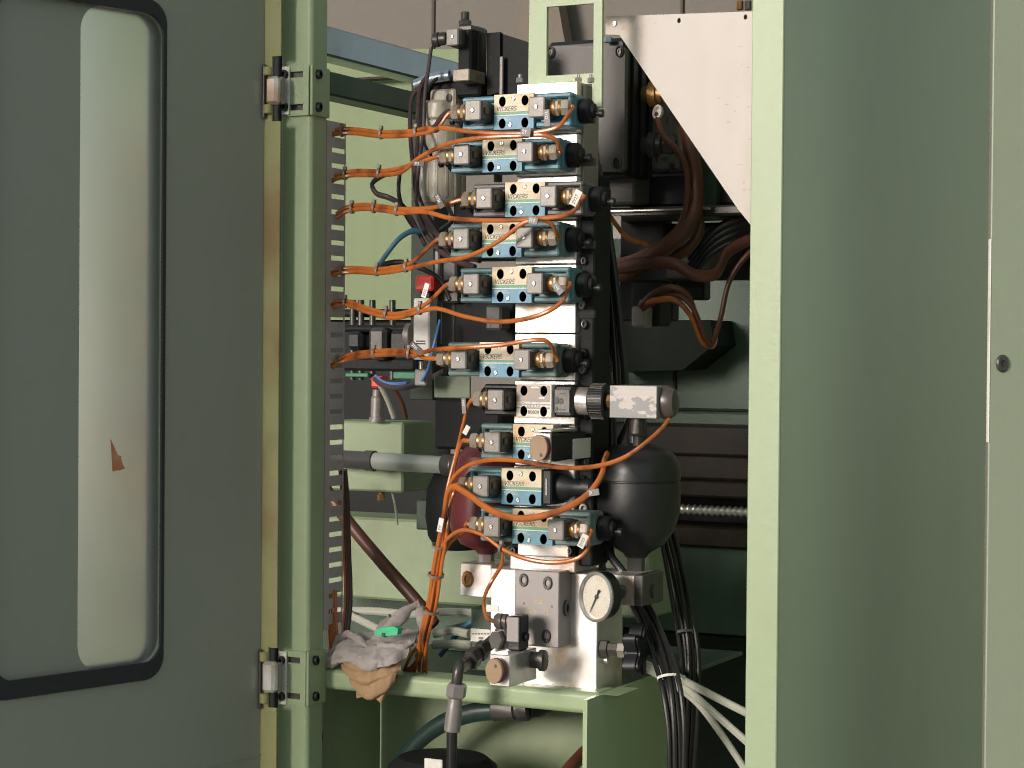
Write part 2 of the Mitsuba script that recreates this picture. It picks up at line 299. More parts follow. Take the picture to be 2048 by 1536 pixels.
part(fr, 'tray', bx(lx0, lx1, LY + .0605, .52, lz1 - .022, lz1 - .016), 'green_oily_dim')
part(fr, 'tray_step', bx(lx0 + .05, lx1 - .2, .30, .515, lz1 - .0155, lz1 + .02), 'green_oily_dim')
# bed beam across the back, lit top
bm = pb(560, 1045, 1302, 1212, .34, .10, .004); part(fr, 'bed_beam', bm, 'green_dimmed')
part(fr, 'rear_sheet', prism([(560, 1190), (1240, 1190), (1240, 1700), (560, 1700)], .53, .004), 'green_oily_dim', False)
part(fr, 'lower_sheet', prism([(560, 1375), (1172, 1375), (1172, 1700), (560, 1700)], .16, .004), 'green_dimmed', False)
# side sheet under the tray at the left (in shade) with a cable hole
sx = P(630, 1480, PBK)[0]
part(fr, 'side_sheet', bx(sx - .004, sx, PBK + .001, .155, BOT, lz0 - .004), 'green_dimmed')
g = PX(634, 1475, sx)
part(fr, 'grommet', lathe(g, (1, 0, 0), [(.013, 0), (.013, .004), (.009, .005), (.007, .0015), (0, .0012)], 20), 'rubber')
# gusset plate, lower right, running back from its front edge
GY = -.075; gx = P(1174, 1470, GY)[0]
ga, gb = P(1176, 1400, GY)[2], PX(1330, 1345, gx)
gp = Polygon([(GY, BOT), (GY, ga), (gb[1], ga + .0), (gb[1], BOT)])
m = trimesh.creation.extrude_polygon(Polygon([(GY, BOT), (GY, ga), (.23, ga), (.23, BOT)]), .006, engine='earcut'); v = m.vertices
part(fr, 'gusset_plate', trimesh.Trimesh(np.c_[gx - .006 + v[:, 2], v[:, 0], v[:, 1]], m.faces, process=False), 'green', False)

# ------------------------------------------------------------------ machine bed at the right rear
bd = thing('machine_bed', 'oily green machine bed, colour darkened for the dim interior, behind the black accumulator, with rusty ways and a step', 'machine bed')
part(bd, 'upper_casting', pb(1040, 380, 1560, 822, .95, .2, .004), 'green_oily_dim')
part(bd, 'ledge', pb(1040, 822, 1560, 848, .90, .04, .003), 'green_oily_dim')
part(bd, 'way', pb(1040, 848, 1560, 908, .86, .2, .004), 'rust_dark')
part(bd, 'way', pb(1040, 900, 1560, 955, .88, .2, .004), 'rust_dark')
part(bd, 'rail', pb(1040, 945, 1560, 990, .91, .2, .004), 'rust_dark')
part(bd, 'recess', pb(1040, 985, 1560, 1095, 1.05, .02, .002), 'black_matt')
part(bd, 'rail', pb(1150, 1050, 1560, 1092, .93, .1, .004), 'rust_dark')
part(bd, 'lower_casting', pb(1150, 1096, 1560, 1262, .90, .15, .004), 'green_oily_dim')
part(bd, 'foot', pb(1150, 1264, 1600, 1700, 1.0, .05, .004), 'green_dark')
part(bd, 'seam', pb(1300, 817, 1560, 822, .947, .004, .0005), 'black_matt')
part(bd, 'edge_strip', pb(1346, 560, 1352, 845, .945, .006, .0005), 'rust_dark')
# bracket casting under the rear
part(bd, 'bracket', prism([(1215, 640), (1420, 640), (1428, 690), (1365, 740), (1215, 745)], .84, .108), 'green_shaded', False)
bs = thing('ball_screw', 'threaded steel drive screw running level behind the black accumulator', 'drive screw')
a, b = P(1250, 1018, .93), P(1560, 1022, .93); a[2] = b[2] = P(1420, 1021, .93)[2]
part(bs, 'screw', tube([a, (a + b) / 2, b], .0085, 12, .0022, lambda t, i: .0085 + .0018 * math.sin(i * 1.25)), 'bright_steel')

# ------------------------------------------------------------------ right guard and far panel
rg = thing('guard_panel', 'tall pale green guard panel in the right foreground, front flange lit and side in shade', 'guard panel')
RY = -.07
x0, x1 = P(1497, 768, RY)[0], P(1560, 768, RY)[0]
part(rg, 'front_flange', bx(x0, x1, RY, RY + .004, BOT, TOP + .4, .001), 'green')
ye = PX(1973, 768, x1)[1]
part(rg, 'side_sheet', bx(x1 - .004, x1, RY + .0045, ye, BOT, TOP + .4, .001), 'green')
part(rg, 'left_sheet', bx(x0, x0 + .004, RY + .0045, RY + .3, BOT, TOP + .4, .001), 'green')
fp = thing('rear_guard', 'pale green angled panel at the right edge with one grey screw', 'guard panel')
FA = math.radians(38); fo = P(1979, 768, .15); fo[2] = 0; fd = np.array([math.cos(FA), math.sin(FA), 0]); fn_ = np.array([math.sin(FA), -math.cos(FA), 0])
def fpan(s0, s1, o0, o1, z0, z1, c=.001):
    m = bx(s0, s1, o0, o1, z0, z1, c); v = m.vertices; return trimesh.Trimesh(fo + v[:, :1] * fd + v[:, 1:2] * fn_ + v[:, 2:] * Zv, m.faces, process=False)
part(fp, 'sheet', fpan(0, .6, -.004, 0, BOT, TOP + .6), 'green_grey')
part(fp, 'gap_light_strip', fpan(-.0012, .0005, -.006, .001, P(1979, 885, .15)[2], P(1979, 478, .15)[2], .0006), 'white_plastic', label='pale strip standing in for the bright gap along the panel edge')  # pale strip painted in for daylight showing through the gap
d_ = ray(2004, 727); q = CAM + d_ * (((fo - CAM) @ fn_) / (d_ @ fn_))
part(fp, 'screw', lathe(q, fn_, [(.0115, 0), (.0115, .002), (.009, .004), (.0045, .004), (.004, .001), (0, .001)], 18), 'dark_steel')

# ------------------------------------------------------------------ open door at the left
DA = math.radians(41.6 - 26.7)                           # door swung past square
hp = P(529, 768, PYF - .025); hp[2] = 0
dd = np.array([-math.sin(DA), -math.cos(DA), 0])         # from the hinge to the free edge
dn = np.array([math.cos(DA), -math.sin(DA), 0])          # inner face of the door
def D(s, z, o=0.0): return hp + dd * s + Zv * z + dn * o
def PD(u, v, o=0.0):                                     # pixel -> (s, z) on the door's face
    d = ray(u, v); h = hp + dn * o; t = ((h - CAM) @ dn) / (d @ dn); q = CAM + d * t - h; return q @ dd, q[2]
def dprism(poly, o0, o1):
    m = trimesh.creation.extrude_polygon(poly, o1 - o0, engine='earcut'); v = m.vertices
    return trimesh.Trimesh(hp + v[:, :1] * dd + v[:, 1:2] * Zv + (o0 + v[:, 2:3]) * dn, m.faces, process=False)
door = thing('machine_door', 'grey green machine door swung open at the left, with a long rounded window in a black seal', 'door')
def rrect(s0, s1, z0, z1, r): return Polygon([(s0, z0), (s1, z0), (s1, z1), (s0, z1)]).buffer(-r).buffer(r, 8)
sA, zA = PD(322, 1350); sB, zB = PD(322, 22); sL = PD(-2, 1395)[0]
sA2, zTop = PD(331, 8); sL0 = PD(-14, 700)[0]
hole = rrect(sA2 + .003, sL0, zA + .012, zB - .004, .025)
dz0, dz1 = BOT + .1, TOP + .1
outer = Polygon([(.004, dz0), (1.0, dz0), (1.0, dz1), (.004, dz1)])
part(door, 'inner_sheet', dprism(outer.difference(hole), -.0015, 0), 'door_paint', False)
part(door, 'window_seal', dprism(rrect(sA2, sL0 + .012, zA - .003, zB + .012, .03).difference(rrect(sA2 + .005, sL0 - .004, zA + .020, zB - .006, .025)), .0002, .004), 'rubber', 40)
c0, c1 = PD(157, 700, -.010)[0], PD(323, 700, -.010)[0]; w0, w1 = PD(240, 1334, -.010)[1], PD(240, 18, -.010)[1]
win = rrect(c1, c0, w0, w1, .034)
part(door, 'outer_sheet', dprism(outer.difference(win), -.012, -.009), 'door_paint', False)
part(door, 'window_panel', dprism(rrect(c1 - .02, c0 + .02, w0 - .02, w1 + .02, .02), -.0150, -.0122), 'panel_metal', False, label='pale blurred window panel')
tri = Polygon([PD(u, v, -.0122) for u, v in [(221, 878), (232, 902), (235, 910), (242, 912), (244, 925), (250, 938), (225, 943)]])
part(door, 'torn_sticker', dprism(tri, -.0121, -.0117), 'sticker', False, label='torn orange sticker remnant')
part(door, 'edge_channel', dprism(Polygon([(0, dz0), (.0035, dz0), (.0035, dz1), (0, dz1)]), -.030, -.0155), 'door_paint', False)
part(door, 'crease', dprism(Polygon([PD(u, v) for u, v in [(395, 1536), (395, 1538.5), (528, 1507.5), (528, 1505)]]), .0001, .0012), 'door_paint', False)
# flange at the hinge edge, facing the light, notched round the hinges
f0x, f1x = P(524, 768, PYF - .028)[0], P(557, 768, PYF - .028)[0]
def zof(v): return P(540, v, PYF - .028)[2]
fl = Polygon([(f0x, dz0), (f1x, dz0), (f1x, dz1), (f0x, dz1)])
for (va, vb) in ((113, 243), (1295, 1415)):
    fl = fl.difference(Polygon([(f1x - .014, zof(vb)), (f1x + .01, zof(vb)), (f1x + .01, zof(va)), (f1x - .014, zof(va))]))
part(door, 'hinge_flange', ext(fl, PYF - .028, PYF - .025), 'flange_paint', False)

# hinges
for nm, vt, vb in (('upper', 132, 231), ('lower', 1302, 1411)):
    h = thing('hinge', f'{nm} door hinge with a bright barrel, white shim and slotted green leaf', 'hinge', 'door hinges on the front post')
    Yh = PYF - .006; du = -2 if nm == 'upper' else -8
    zz = lambda v: P(590, v, Yh)[2]
    L = vb - vt; x_a, x_b, z_a, z_b = pr(577 + du, vt, 619 + du, vb, Yh)
    lp = Polygon([(x_a, z_a), (x_b, z_a), (x_b, z_b), (x_a, z_b)])
    for k in (.17, .83):
        zc = z_b + (z_a - z_b) * k; xa = P(580 + du, vt + L * k, Yh)[0]; xc = P(608 + du, vt + L * k, Yh)[0]
        lp = lp.difference(Polygon([(xa, zc - .0042), (xc, zc - .0042), (xc, zc + .0042), (xa, zc + .0042)]))
    part(h, 'leaf', ext(lp, Yh, PYF - .0005), 'green', False)
    xe = P(619 + du, (vt + vb) / 2, Yh)[0]
    part(h, 'leaf_return', bx(max(xe, xr + .0004), max(xe, xr + .0004) + .004, Yh, PYF + .040, z_a, z_b, .001), 'green')
    part(h, 'slot_backing', pb(585 + du, vt + 4, 612 + du, vb - 4, PYF - .0004, .0003, 0), 'dark_steel')
    part(h, 'shim', pb(565 + du, vt + 1, 580 + du, vb - 2, Yh - .003, .0025, .0006), 'white_plastic')
    for k in (.17, .83):
        part(h, 'screw', bolt(P(573 + du, vt + L * k, Yh - .003), (0, -1, 0), .0062, .006), 'black')
        part(h, 'side_screw', bolt(PX(637 + du, vt + L * k, max(xe, xr) + .0045), (1, 0, 0), .0065, .006), 'black')
    Yb = PYF - .040
    part(h, 'knuckle', pb(532 + du * 1.3, vt + .20 * L, 555 + du, vt + .77 * L, Yb, .014, .004), 'white_steel')
    part(h, 'arm', pb(554 + du, vt + .22 * L, 566 + du, vt + .76 * L, Yb + .012, .010, .001), 'grey_steel')
    for k0, k1 in ((.02, .19), (.78, .96)):
        a, b = P(539 + du * 1.3, vt + k0 * L, Yb + .007), P(539 + du * 1.3, vt + k1 * L, Yb + .007); b[0], b[1] = a[0], a[1]
        part(h, 'pin_boss', cyl(a, b, .0062), 'flange_paint')
    a, b = P(531 + du * 1.3, vt - 3, Yb + .008), P(531 + du * 1.3, vb + 6, Yb + .008); b[:2] = a[:2]
    part(h, 'pin', cyl(a, b, .0028), 'dark_steel')

# ------------------------------------------------------------------ slotted cable duct on the post
du_ = thing('cable_duct', 'grey slotted cable duct standing behind the hinge post', 'cable duct')
dX = P(651, 760, PBK + .001)[0]; dy0, dy1 = PBK + .001, PX(690, 760, dX)[1]; dt, db = P(655, 240, PBK)[2], P(655, 1262, PBK)[2]
dwid = .042; N = 33; pit = (dt - db) / N
for sx_, nm in ((dX - .0016, 'finger'), (dX - dwid, 'rear_finger')):
    part(du_, 'front_strip' if nm == 'finger' else 'rear_strip', bx(sx_, sx_ + .0016, dy0, dy0 + .013, db, dt, .0003), 'duct_grey')
    for k in range(N):
        z1 = dt - k * pit + (pit * .27 if nm != 'finger' and k > 12 else 0); part(du_, nm, bx(sx_, sx_ + .0016, dy0 + .0132, dy1 - .002 + .0012 * random.random(), z1 - pit * .69, z1, .0004), 'duct_grey')
    part(du_, 'edge_bead' if nm == 'finger' else 'rear_bead', bx(sx_ - .0002, sx_ + .0018, dy1 - .0035, dy1 - .0022, db, dt, .0003), 'duct_grey')
part(du_, 'base', bx(dX - dwid + .002, dX - .002, dy0, dy0 + .002, db, dt), 'duct_grey')

# ------------------------------------------------------------------ valve manifold column
mf = thing('manifold', 'tall bright steel manifold column that carries the stack of solenoid valves', 'manifold')
segs = [(166, 268, 0), (270, 352, 0), (354, 440, 1), (442, 528, 0), (530, 606, 1), (607, 666, 0), (668, 760, 0), (762, 848, 0), (850, 932, 1), (934, 1012, 0), (1014, 1088, 0)]
mx0, mx1 = P(1030, 640, 0)[0], P(1151, 640, 0)[0]
for va, vb, k in segs:
    part(mf, 'block', bx(mx0 + .0012 * k, mx1, .0008 * k, .066, P(1090, vb, 0)[2] + .0003, P(1090, va, 0)[2], .0008), 'white_steel')
part(mf, 'side_strip', bx(mx1 + .0004, mx1 + .0035, .014, .062, P(1090, 760, 0)[2], P(1090, 170, 0)[2], .0006), 'grey_steel')
part(mf, 'lower_block', pb(1035, 1087, 1137, 1112, -.004, .06), 'white_steel')
part(mf, 'lower_block', pb(1020, 1112, 1150, 1142, -.007, .07), 'white_steel')
for u in (1029, 1142): part(mf, 'screw', bolt(P(u, 1101, .002), (0, -1, 0), .005, .006), 'dark_steel')
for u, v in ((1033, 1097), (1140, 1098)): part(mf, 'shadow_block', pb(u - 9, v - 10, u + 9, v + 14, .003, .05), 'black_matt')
for u in (1040, 1158, 1183):
    a = P(u, 166, .03); part(mf, 'top_bolt', cat(cyl(a, a + [0, 0, .007], .0055, n=6), cyl(a, a + [0, 0, .012], .003)), 'grey_steel')
for v in (240, 325, 420, 490, 560, 628): part(mf, 'side_fitting', cyl(PX(1160, v, mx1 + .004), PX(1160, v, mx1 + .004) + [.022, 0, 0], .006, n=6), 'dark_steel')

# valves --------------------------------------------------------------------------------------------------------------
TH = .052; Yf = -TH; WS = .0585
tips = {}
VG = 'teal solenoid valves stacked on the steel manifold'
def plug(t, xc, z, side, tag=None, bodym='plug_body', hgt=.0262, gl=1.0, glass_nut=False):
    w = .0225; yb, y1 = Yf - .030, Yf + .010
    pl = part(t, 'plug', bx(xc - w / 2, xc + w / 2, yb + .004, y1, z - hgt / 2, z + hgt / 2, .003), bodym)
    part(pl, 'cover', bx(xc - w / 2 - .0004, xc + w / 2 + .0004, yb, yb + .004, z - hgt / 2 - .0004, z + hgt / 2 + .0004, .0015), 'plug_cover')
    part(pl, 'screw', slot_screw((xc, yb, z), (0, -1, 0), .0033, .0016), 'bright_steel')
    part(pl, 'screw_slot', rot(bx(xc - .003, xc + .003, yb - .0018, yb - .0014, z - .0004, z + .0004, 0), -.7, (0, 1, 0), (xc, yb, z)), 'ink')
    part(pl, 'rib', bx(xc + w / 2 + .0002, xc + w / 2 + .002, yb + .012, yb + .022, z - .004, z + .005, .0006), bodym)
    o = np.array([xc + side * w / 2, Yf - .012, z]); ax = (side, 0, 0)
    part(pl, 'gland', lathe(o, ax, [(.008, -.001), (.0085, .004 * gl), (.0105, .006 * gl), (.0105, .009 * gl), (.0088, .010 * gl), (.0095, .0172 * gl)], 20), 'brass')
    part(pl, 'gland_ring', lathe(o, ax, [(.0104, .0095 * gl), (.0110, .0105 * gl), (.0110, .0135 * gl), (.0104, .0142 * gl)], 6, .3), 'nut_grey')
    part(pl, 'gland_nut', lathe(o, ax, [(.0090, .017 * gl), (.0112, .0185 * gl), (.0112, .025 * gl), (.0095, .0285 * gl), (.0052, .030 * gl)], 6, .2), 'nut_grey')
    return o + np.array([side, 0, 0]) * .028 * gl
def valve(i, u0, v0, v1, right=True, mat='teal', look='', plate='name_plate', W=WS):
    t = thing('solenoid_valve', look, 'valve'); plain = mat == 'teal'
    if plain: mat = 'teal_blue' if i < 2 else ('teal', 'teal_dust')[i % 2]
    a = P(u0, (v0 + v1) / 2, Yf); x0, z = a[0], a[2]; h = P(u0, v0, Yf)[2] - P(u0, v1, Yf)[2]; z0, z1 = z - h / 2, z + h / 2
    hx = [(W * .21, .80), (W * .78, .80), (W * .21, .17), (W * .78, .17)]
    pl = Polygon([(x0, z0), (x0 + W, z0), (x0 + W, z1), (x0, z1)])
    for fx, fz in hx: pl = pl.difference(scale(Point(x0 + fx, z0 + fz * h).buffer(.0068, 8), SQ, 1))
    m = ext(pl, Yf, Yf + .026); v = m.vertices; uv = np.c_[(v[:, 0] - x0) / W, (v[:, 2] - z0) / h]
    part(t, 'name_plate', m, plate, False, uv=uv)
    part(t, 'body', bx(x0 + .0005, x0 + W - .0005, Yf + .0262, -.001, z0 + .0005, z1 - .0005), mat if plate == 'name_plate' and plain else 'valve_black')
    for fx, fz in hx:
        c_ = Point(x0 + fx, z0 + fz * h); part(t, 'dark_hole_lining', ext(scale(c_.buffer(.0067, 8), SQ, 1).difference(scale(c_.buffer(.0062, 8), SQ, 1)), Yf + .0008, Yf + .026), 'socket_black', 40)  # dark lining added so the bolt holes read as shaded
        part(t, 'bolt', bolt((x0 + fx, Yf + .026, z0 + fz * h), (0, -1, 0), .0060, .007), 'socket_black')
    if plate == 'name_plate':
        for fx, fz in ((.029, .87), (.0245, .13)):
            part(t, 'plate_screw', slot_screw((x0 + fx, Yf, z0 + fz * h), (0, -1, 0), .0033, .0014), 'bright_steel')
            part(t, 'screw_slot', rot(bx(x0 + fx - .003, x0 + fx + .003, Yf - .0017, Yf - .0013, z0 + fz * h - .0004, z0 + fz * h + .0004, 0), .6 + i, (0, 1, 0), (x0 + fx, Yf, z0 + fz * h)), 'ink')
        part(t, 'lettering', txt('VICKERS', .0060, (x0 + .0035, Yf - .0001, z0 + .525 * h), wx=(.82, 0, 0), wz=(.22, 0, 1)), 'ink', False)
    for side in ((-1, 1) if right else (-1,)):
        sw = .051 if side < 0 else .053
        xa, xb_ = (x0 - sw, x0 - .0004) if side < 0 else (x0 + W + .0004, x0 + W + sw)
        sol = cat(bx(xa, xb_, Yf + .014, -.003, z0 + .001, z1 - .001, .004), bx(xa + .001, xb_, Yf + .003, Yf + .018, z1 - .0075, z1 - .0008, .002),
                  bx(xa + .001, xb_, Yf + .003, Yf + .018, z0 + .0008, z0 + .0085, .002), bx(xa + .0012 if side < 0 else xb_ - .006, xa + .006 if side < 0 else xb_ - .0012, Yf + .0042, Yf + .018, z0 + .004, z1 - .004, .002))
        s = part(t, 'solenoid', sol, mat)
        tips[(i, side)] = plug(t, (x0 - .0163) if side < 0 else (x0 + W + .0185), z + .0005, side)
        e = np.array([xa if side < 0 else xb_, -.019, z])
        part(t, 'end_cap', lathe(e, (side, 0, 0), [(.0155, -.001), (.0165, .002), (.0165, .013), (.014, .016), (.010, .017), (.009, .021), (.0065, .022)], 20), 'black_matt')
        part(t, 'override_pin', lathe(e + [side * .020, 0, -.004], (side, 0, 0), [(.003, 0), (.003, .006), (.0055, .007), (.0055, .012), (.004, .013)], 14), 'black')
    return t, x0, z, h
valve(0, 988, 190, 260, look='topmost teal solenoid valve, just under the bright manifold top block')
valve(1, 965, 280, 345, look='second teal solenoid valve from the top, shifted furthest left, two orange cables crossing its plate')
valve(2, 1010, 365, 434, mat='valve_black', look='third valve from the top, dark grey coils instead of teal, white tag at right')
valve(3, 964, 445, 515, look='fourth teal solenoid valve from the top, one orange cable sweeping diagonally over its plate')
valve(4, 984, 534, 606, look='fifth teal solenoid valve from the top, above the bare bright manifold block')
valve(5, 959, 684, 754, look='sixth teal solenoid valve, just below the bare bright manifold block')
t7, x7, z7, h7 = valve(6, 1033, 768, 833, right=False, mat='black', plate='spec_plate', W=.051, look='grey plated proportional valve with black coil and knurled knob, in the middle of the stack')
t8, x8, z8, h8 = valve(7, 1026, 848, 921, right=False, look='eighth valve from the top, teal coil at left and a tan disc coil at right')
t9, x9, z9, h9 = valve(8, 1003, 936, 1008, right=False, look='ninth valve from the top, teal coil at left and a black block at right')
valve(9, 1025, 1017, 1087, look='lowest teal solenoid valve, at the foot of the stack beside a white tag')
# seventh: right-hand actuator with knob
part(t7, 'lettering', txt('BOSCH', .0042, (x7 + .017, Yf - .0001, z7 - h7 * .40), bold=True), 'ink', False)
part(t7, 'plate_field', cat(bx(x7 + .0215, x7 + .0325, Yf - .0006, Yf - .0001, z7 + h7 * .38, z7 + h7 * .43, 0), bx(x7 + .033, x7 + .0415, Yf - .0006, Yf - .0001, z7 + h7 * .06, z7 + h7 * .11, 0)), 'white_plastic', False)
W = .051
part(t7, 'right_body', bx(x7 + W + .0005, x7 + W + .027, Yf + .008, -.004, z7 - h7 * .5, z7 + h7 * .5, .003), 'black')
part(t7, 'symbol_plate', bx(x7 + W + .001, x7 + W + .0235, Yf + .006, Yf + .0078, z7 - h7 * .36, z7 + h7 * .36, .0005), 'dark_steel')
c = np.array([x7 + W + .0115, Yf + .0055, z7])
part(t7, 'symbol', cat(lathe(c, (0, -1, 0), [(.0042, 0), (.0042, .0004), (.0025, .0004), (.0025, 0)], 18), bx(c[0] - .010, c[0] - .004, Yf + .0052, Yf + .0058, z7 - .004, z7 + .005, .0002),
                     bx(c[0] - .008, c[0] - .005, Yf + .0052, Yf + .0058, z7 - .013, z7 - .008, .0002), bx(c[0] - .002, c[0] + .006, Yf + .0052, Yf + .0058, z7 + .009, z7 + .0105, 0), bx(c[0] - .004, c[0] + .006, Yf + .0052, Yf + .0058, z7 - .012, z7 - .0105, 0)), 'ink', False)
o = np.array([x7 + W + .027, Yf / 2, z7])
part(t7, 'spring_sleeve', lathe(o, (1, 0, 0), [(.0185, 0), (.0185, .017), (.017, .018)], 28), 'bright_steel')
part(t7, 'adjusting_knob', lathe(o, (1, 0, 0), [(.0205, .0185), (.0225, .0195), (.0225, .040), (.020, .042), (.012, .0425), (.012, .052), (.008, .060)], 36), 'black')
kr = []
for k in range(36):
    b = bx(0, .0185, -.0006, .0006, .0222, .0236, .0002); b = rot(b, k * math.pi / 18, (1, 0, 0), (0, 0, 0)); b.vertices = b.vertices * [1, SQ, 1] + (o + [.0205, 0, 0]); kr.append(b)
part(t7, 'knurl', cat(*kr), 'dark_steel', False)
W = WS
# pressure switch with flaked plate
ps = thing('pressure_switch', 'rectangular switch box with a flaking pale front, on the right of the knurled knob', 'switch box')
a = pr(1219, 771, 1314, 837, -.055)
part(ps, 'housing', bx(a[0], a[1], -.053, -.010, a[2], a[3], .002), 'grey_steel')
part(ps, 'front_plate', bx(a[0] + .0004, a[1] - .0004, -.0555, -.0532, a[2] + .0005, a[3] - .0005, .0006), 'flaked', label='pale front plate with flaked paint')
e = np.array([a[1], -.032, (a[2] + a[3]) / 2])
part(ps, 'end_cap', lathe(e, (1, 0, 0), [(.021, 0), (.021, .009), (.017, .016), (.008, .019)], 24), 'plug_body')
part(ps, 'inlet', lathe([a[0] - .012, -.032, e[2]], (1, 0, 0), [(.009, 0), (.009, .012)], 6), 'brass')
b = np.array([(a[0] + a[1]) / 2 - .004, -.03, a[2]])
part(ps, 'lower_fitting', lathe(b, (0, 0, -1), [(.011, 0), (.011, .020), (.009, .023), (.006, .024), (.006, .036)], 12), 'dark_steel')
# eighth: pilot coil pointing forward
cl = thing('pilot_coil', 'black box coil with tan disc on a red ring, right of the eighth valve', 'coil')
a = pr(1066, 866, 1101, 924, -.115)
part(cl, 'front_frame', bx(a[0], a[1], -.115, -.111, a[2], a[3], .001), 'bright_steel')
part(cl, 'body', bx(a[0] + .0005, a[1], -.1105, -.004, a[2] + .001, a[3] - .001, .002), 'black')
part(cl, 'top_clip', bx(a[0] + .002, a[1] - .002, -.108, -.03, a[3] + .0005, a[3] + .004, .001), 'bright_steel')
c = np.array([(a[0] + a[1]) / 2 + .001, -.115, (a[2] + a[3]) / 2])
part(cl, 'ring', lathe(c, (0, -1, 0), [(.0165, 0), (.0165, .006), (.014, .008)], 26), 'maroon')
part(cl, 'disc', lathe(c + [0, -.0075, 0], (0, -1, 0), [(.0162, 0), (.017, .002), (.017, .004), (.0162, .0048)], 28), 'tan')
part(cl, 'disc_mark', lathe(c + [.004, -.0124, -.009], (0, -1, 0), [(.0025, 0), (.0025, .0004), (.0014, .0005)], 12), 'ink')
s0, s1 = PX(1146, 878, a[1] + .001), PX(1188, 914, a[1] + .001)
part(cl, 'rating_plate', bx(a[1] + .0003, a[1] + .0012, s0[1], s1[1], s1[2], s0[2], .0002), 'white_plastic')
# ninth: black end block
bb = thing('end_block', 'black end block with a pale slot mark, at the right of the ninth valve', 'end block')
part(bb, 'block', bx(x9 + W + .0005, x9 + W + .014, Yf + .002, -.004, z9 - h9 * .47, z9 + h9 * .5, .002), 'black')
part(bb, 'slot_mark', bx(x9 + W + .006, x9 + W + .0075, Yf + .0008, Yf + .0018, z9 - .010, z9 + .012, .0003), 'white_plastic')
o = np.array([x9 + W + .014, Yf / 2, z9])
part(bb, 'nose', lathe(o, (1, 0, 0), [(.019, 0), (.017, .012), (.012, .020), (.010, .034), (.013, .035), (.013, .046), (.009, .050)], 24), 'black')

# ------------------------------------------------------------------ base manifold, cover block, gauge, handwheel
bmf = thing('base_manifold', 'broad bright steel base manifold standing on the tray, with arms left and right', 'manifold')
x0, x1, z0, z1 = pr(981, 1130, 1194, 1366, 0)
part(bmf, 'block', bx(x0, x1, 0.0, .085, lz1 - .014, P(1090, 1143, 0)[2], .001), 'white_steel')
part(bmf, 'left_arm', bx(P(919, 1160, .0)[0], x0 - .0004, .002, .075, P(950, 1194, 0)[2], P(950, 1128, 0)[2], .001), 'white_steel')
part(bmf, 'right_arm', bx(x1 + .0004, P(1268, 1180, .0)[0], .002, .075, P(1240, 1210, 0)[2], P(1240, 1150, 0)[2], .001), 'white_steel')
part(bmf, 'arm_plug', lathe(P(936, 1158, .002), (0, -1, 0), [(.0115, 0), (.0115, .002), (.0095, .004), (.005, .004), (.0048, .001), (0, .001)], 22), 'brass')
part(bmf, 'right_fitting', lathe(P(1268, 1180, .035) + [.0005, 0, 0], (1, 0, 0), [(.014, 0), (.014, .016), (.010, .018), (.010, .03)], 6), 'dark_steel')
part(bmf, 'drain_plug', lathe(PX(1205, 1320, x1) , (1, 0, 0), [(.005, 0), (.005, .008), (.003, .009)], 12), 'bright_steel')
gbk = thing('cover_block', 'grey bolted cover block with stamped figures on the front of the base manifold', 'block')
YG = -.036; x0, x1, z0, z1 = pr(1029, 1141, 1118, 1293, YG)
part(gbk, 'block', bx(x0, x1, YG, -.0005, z0, z1, .0012), 'grey_steel')
for u, v in ((1048, 1160), (1096, 1166), (1093, 1272), (1046, 1268)): part(gbk, 'bolt', bolt(P(u, v, YG) + [0, .003, 0], (0, -1, 0), .0088, .0055), 'dark_steel')
for u, v in ((1048, 1207), (1104, 1213)): part(gbk, 'locating_hole', lathe(P(u, v, YG), (0, -1, 0), [(.0015, 0), (.0015, .0003)], 10), 'ink')
part(gbk, 'stamp', txt('910', .0055, P(1069, 1207, YG), bold=True), 'ink_gold', False)
part(gbk, 'part_number', txt('00585 - 02', .0052, P(1053, 1226, YG)), 'ink_gold', False)
pc = PX(1132, 1216, x1)
part(gbk, 'side_port', lathe(pc, (1, 0, 0), [(.011, 0), (.011, .002), (.008, .0025), (.0055, .0025), (.005, .0004), (0, .0004)], 22), 'dark_steel')
ga_ = thing('pressure_gauge', 'round pressure gauge with yellowed dial and chrome bezel beside the base manifold', 'gauge')
GA = math.radians(4); gn = np.array([-math.sin(GA), -math.cos(GA), 0]); gc = P(1191, 1194, -.062); gu = np.cross(gn, Zv) * -1
R = .0315
part(ga_, 'case', lathe(gc - gn * .032, gn, [(.026, 0), (R - .001, .003), (R, .022), (R, .027)], 36), 'black')
part(ga_, 'bezel', lathe(gc - gn * .0055, gn, [(R + .0002, 0), (R + .0014, .002), (R + .0014, .0055), (R - .0012, .0075), (R - .0026, .0062), (R - .003, .0015)], 40), 'bright_steel')
ang = np.arange(40) * 2 * math.pi / 40; ring = np.c_[np.cos(ang), np.sin(ang)]
V = np.vstack([gc - gn * .004 + (R - .0028) * (ring[:, :1] * gu * SQ + ring[:, 1:] * Zv), gc - gn * .004]); Fc = [(j, (j + 1) % 40, 40) for j in range(40)]
UV = np.vstack([ring * .5 + .5, [[.5, .5]]])
dm = trimesh.Trimesh(V, Fc, process=False)
if (dm.face_normals[0] @ gn) < 0: dm = trimesh.Trimesh(V, [(b, a, c) for a, b, c in Fc], process=False)
part(ga_, 'dial', dm, 'dial', False, uv=UV)
nd = lambda t, s: gc - gn * .0025 + t * (gu * -.42 - Zv * .91) + s * (gu * .91 - Zv * .42)
dirn = (gu * -.42 - Zv * .91) if (gu @ rt) > 0 else (gu * .42 - Zv * .91)
a, b = gc - gn * .0022 - dirn * .010, gc - gn * .0022 + dirn * .023
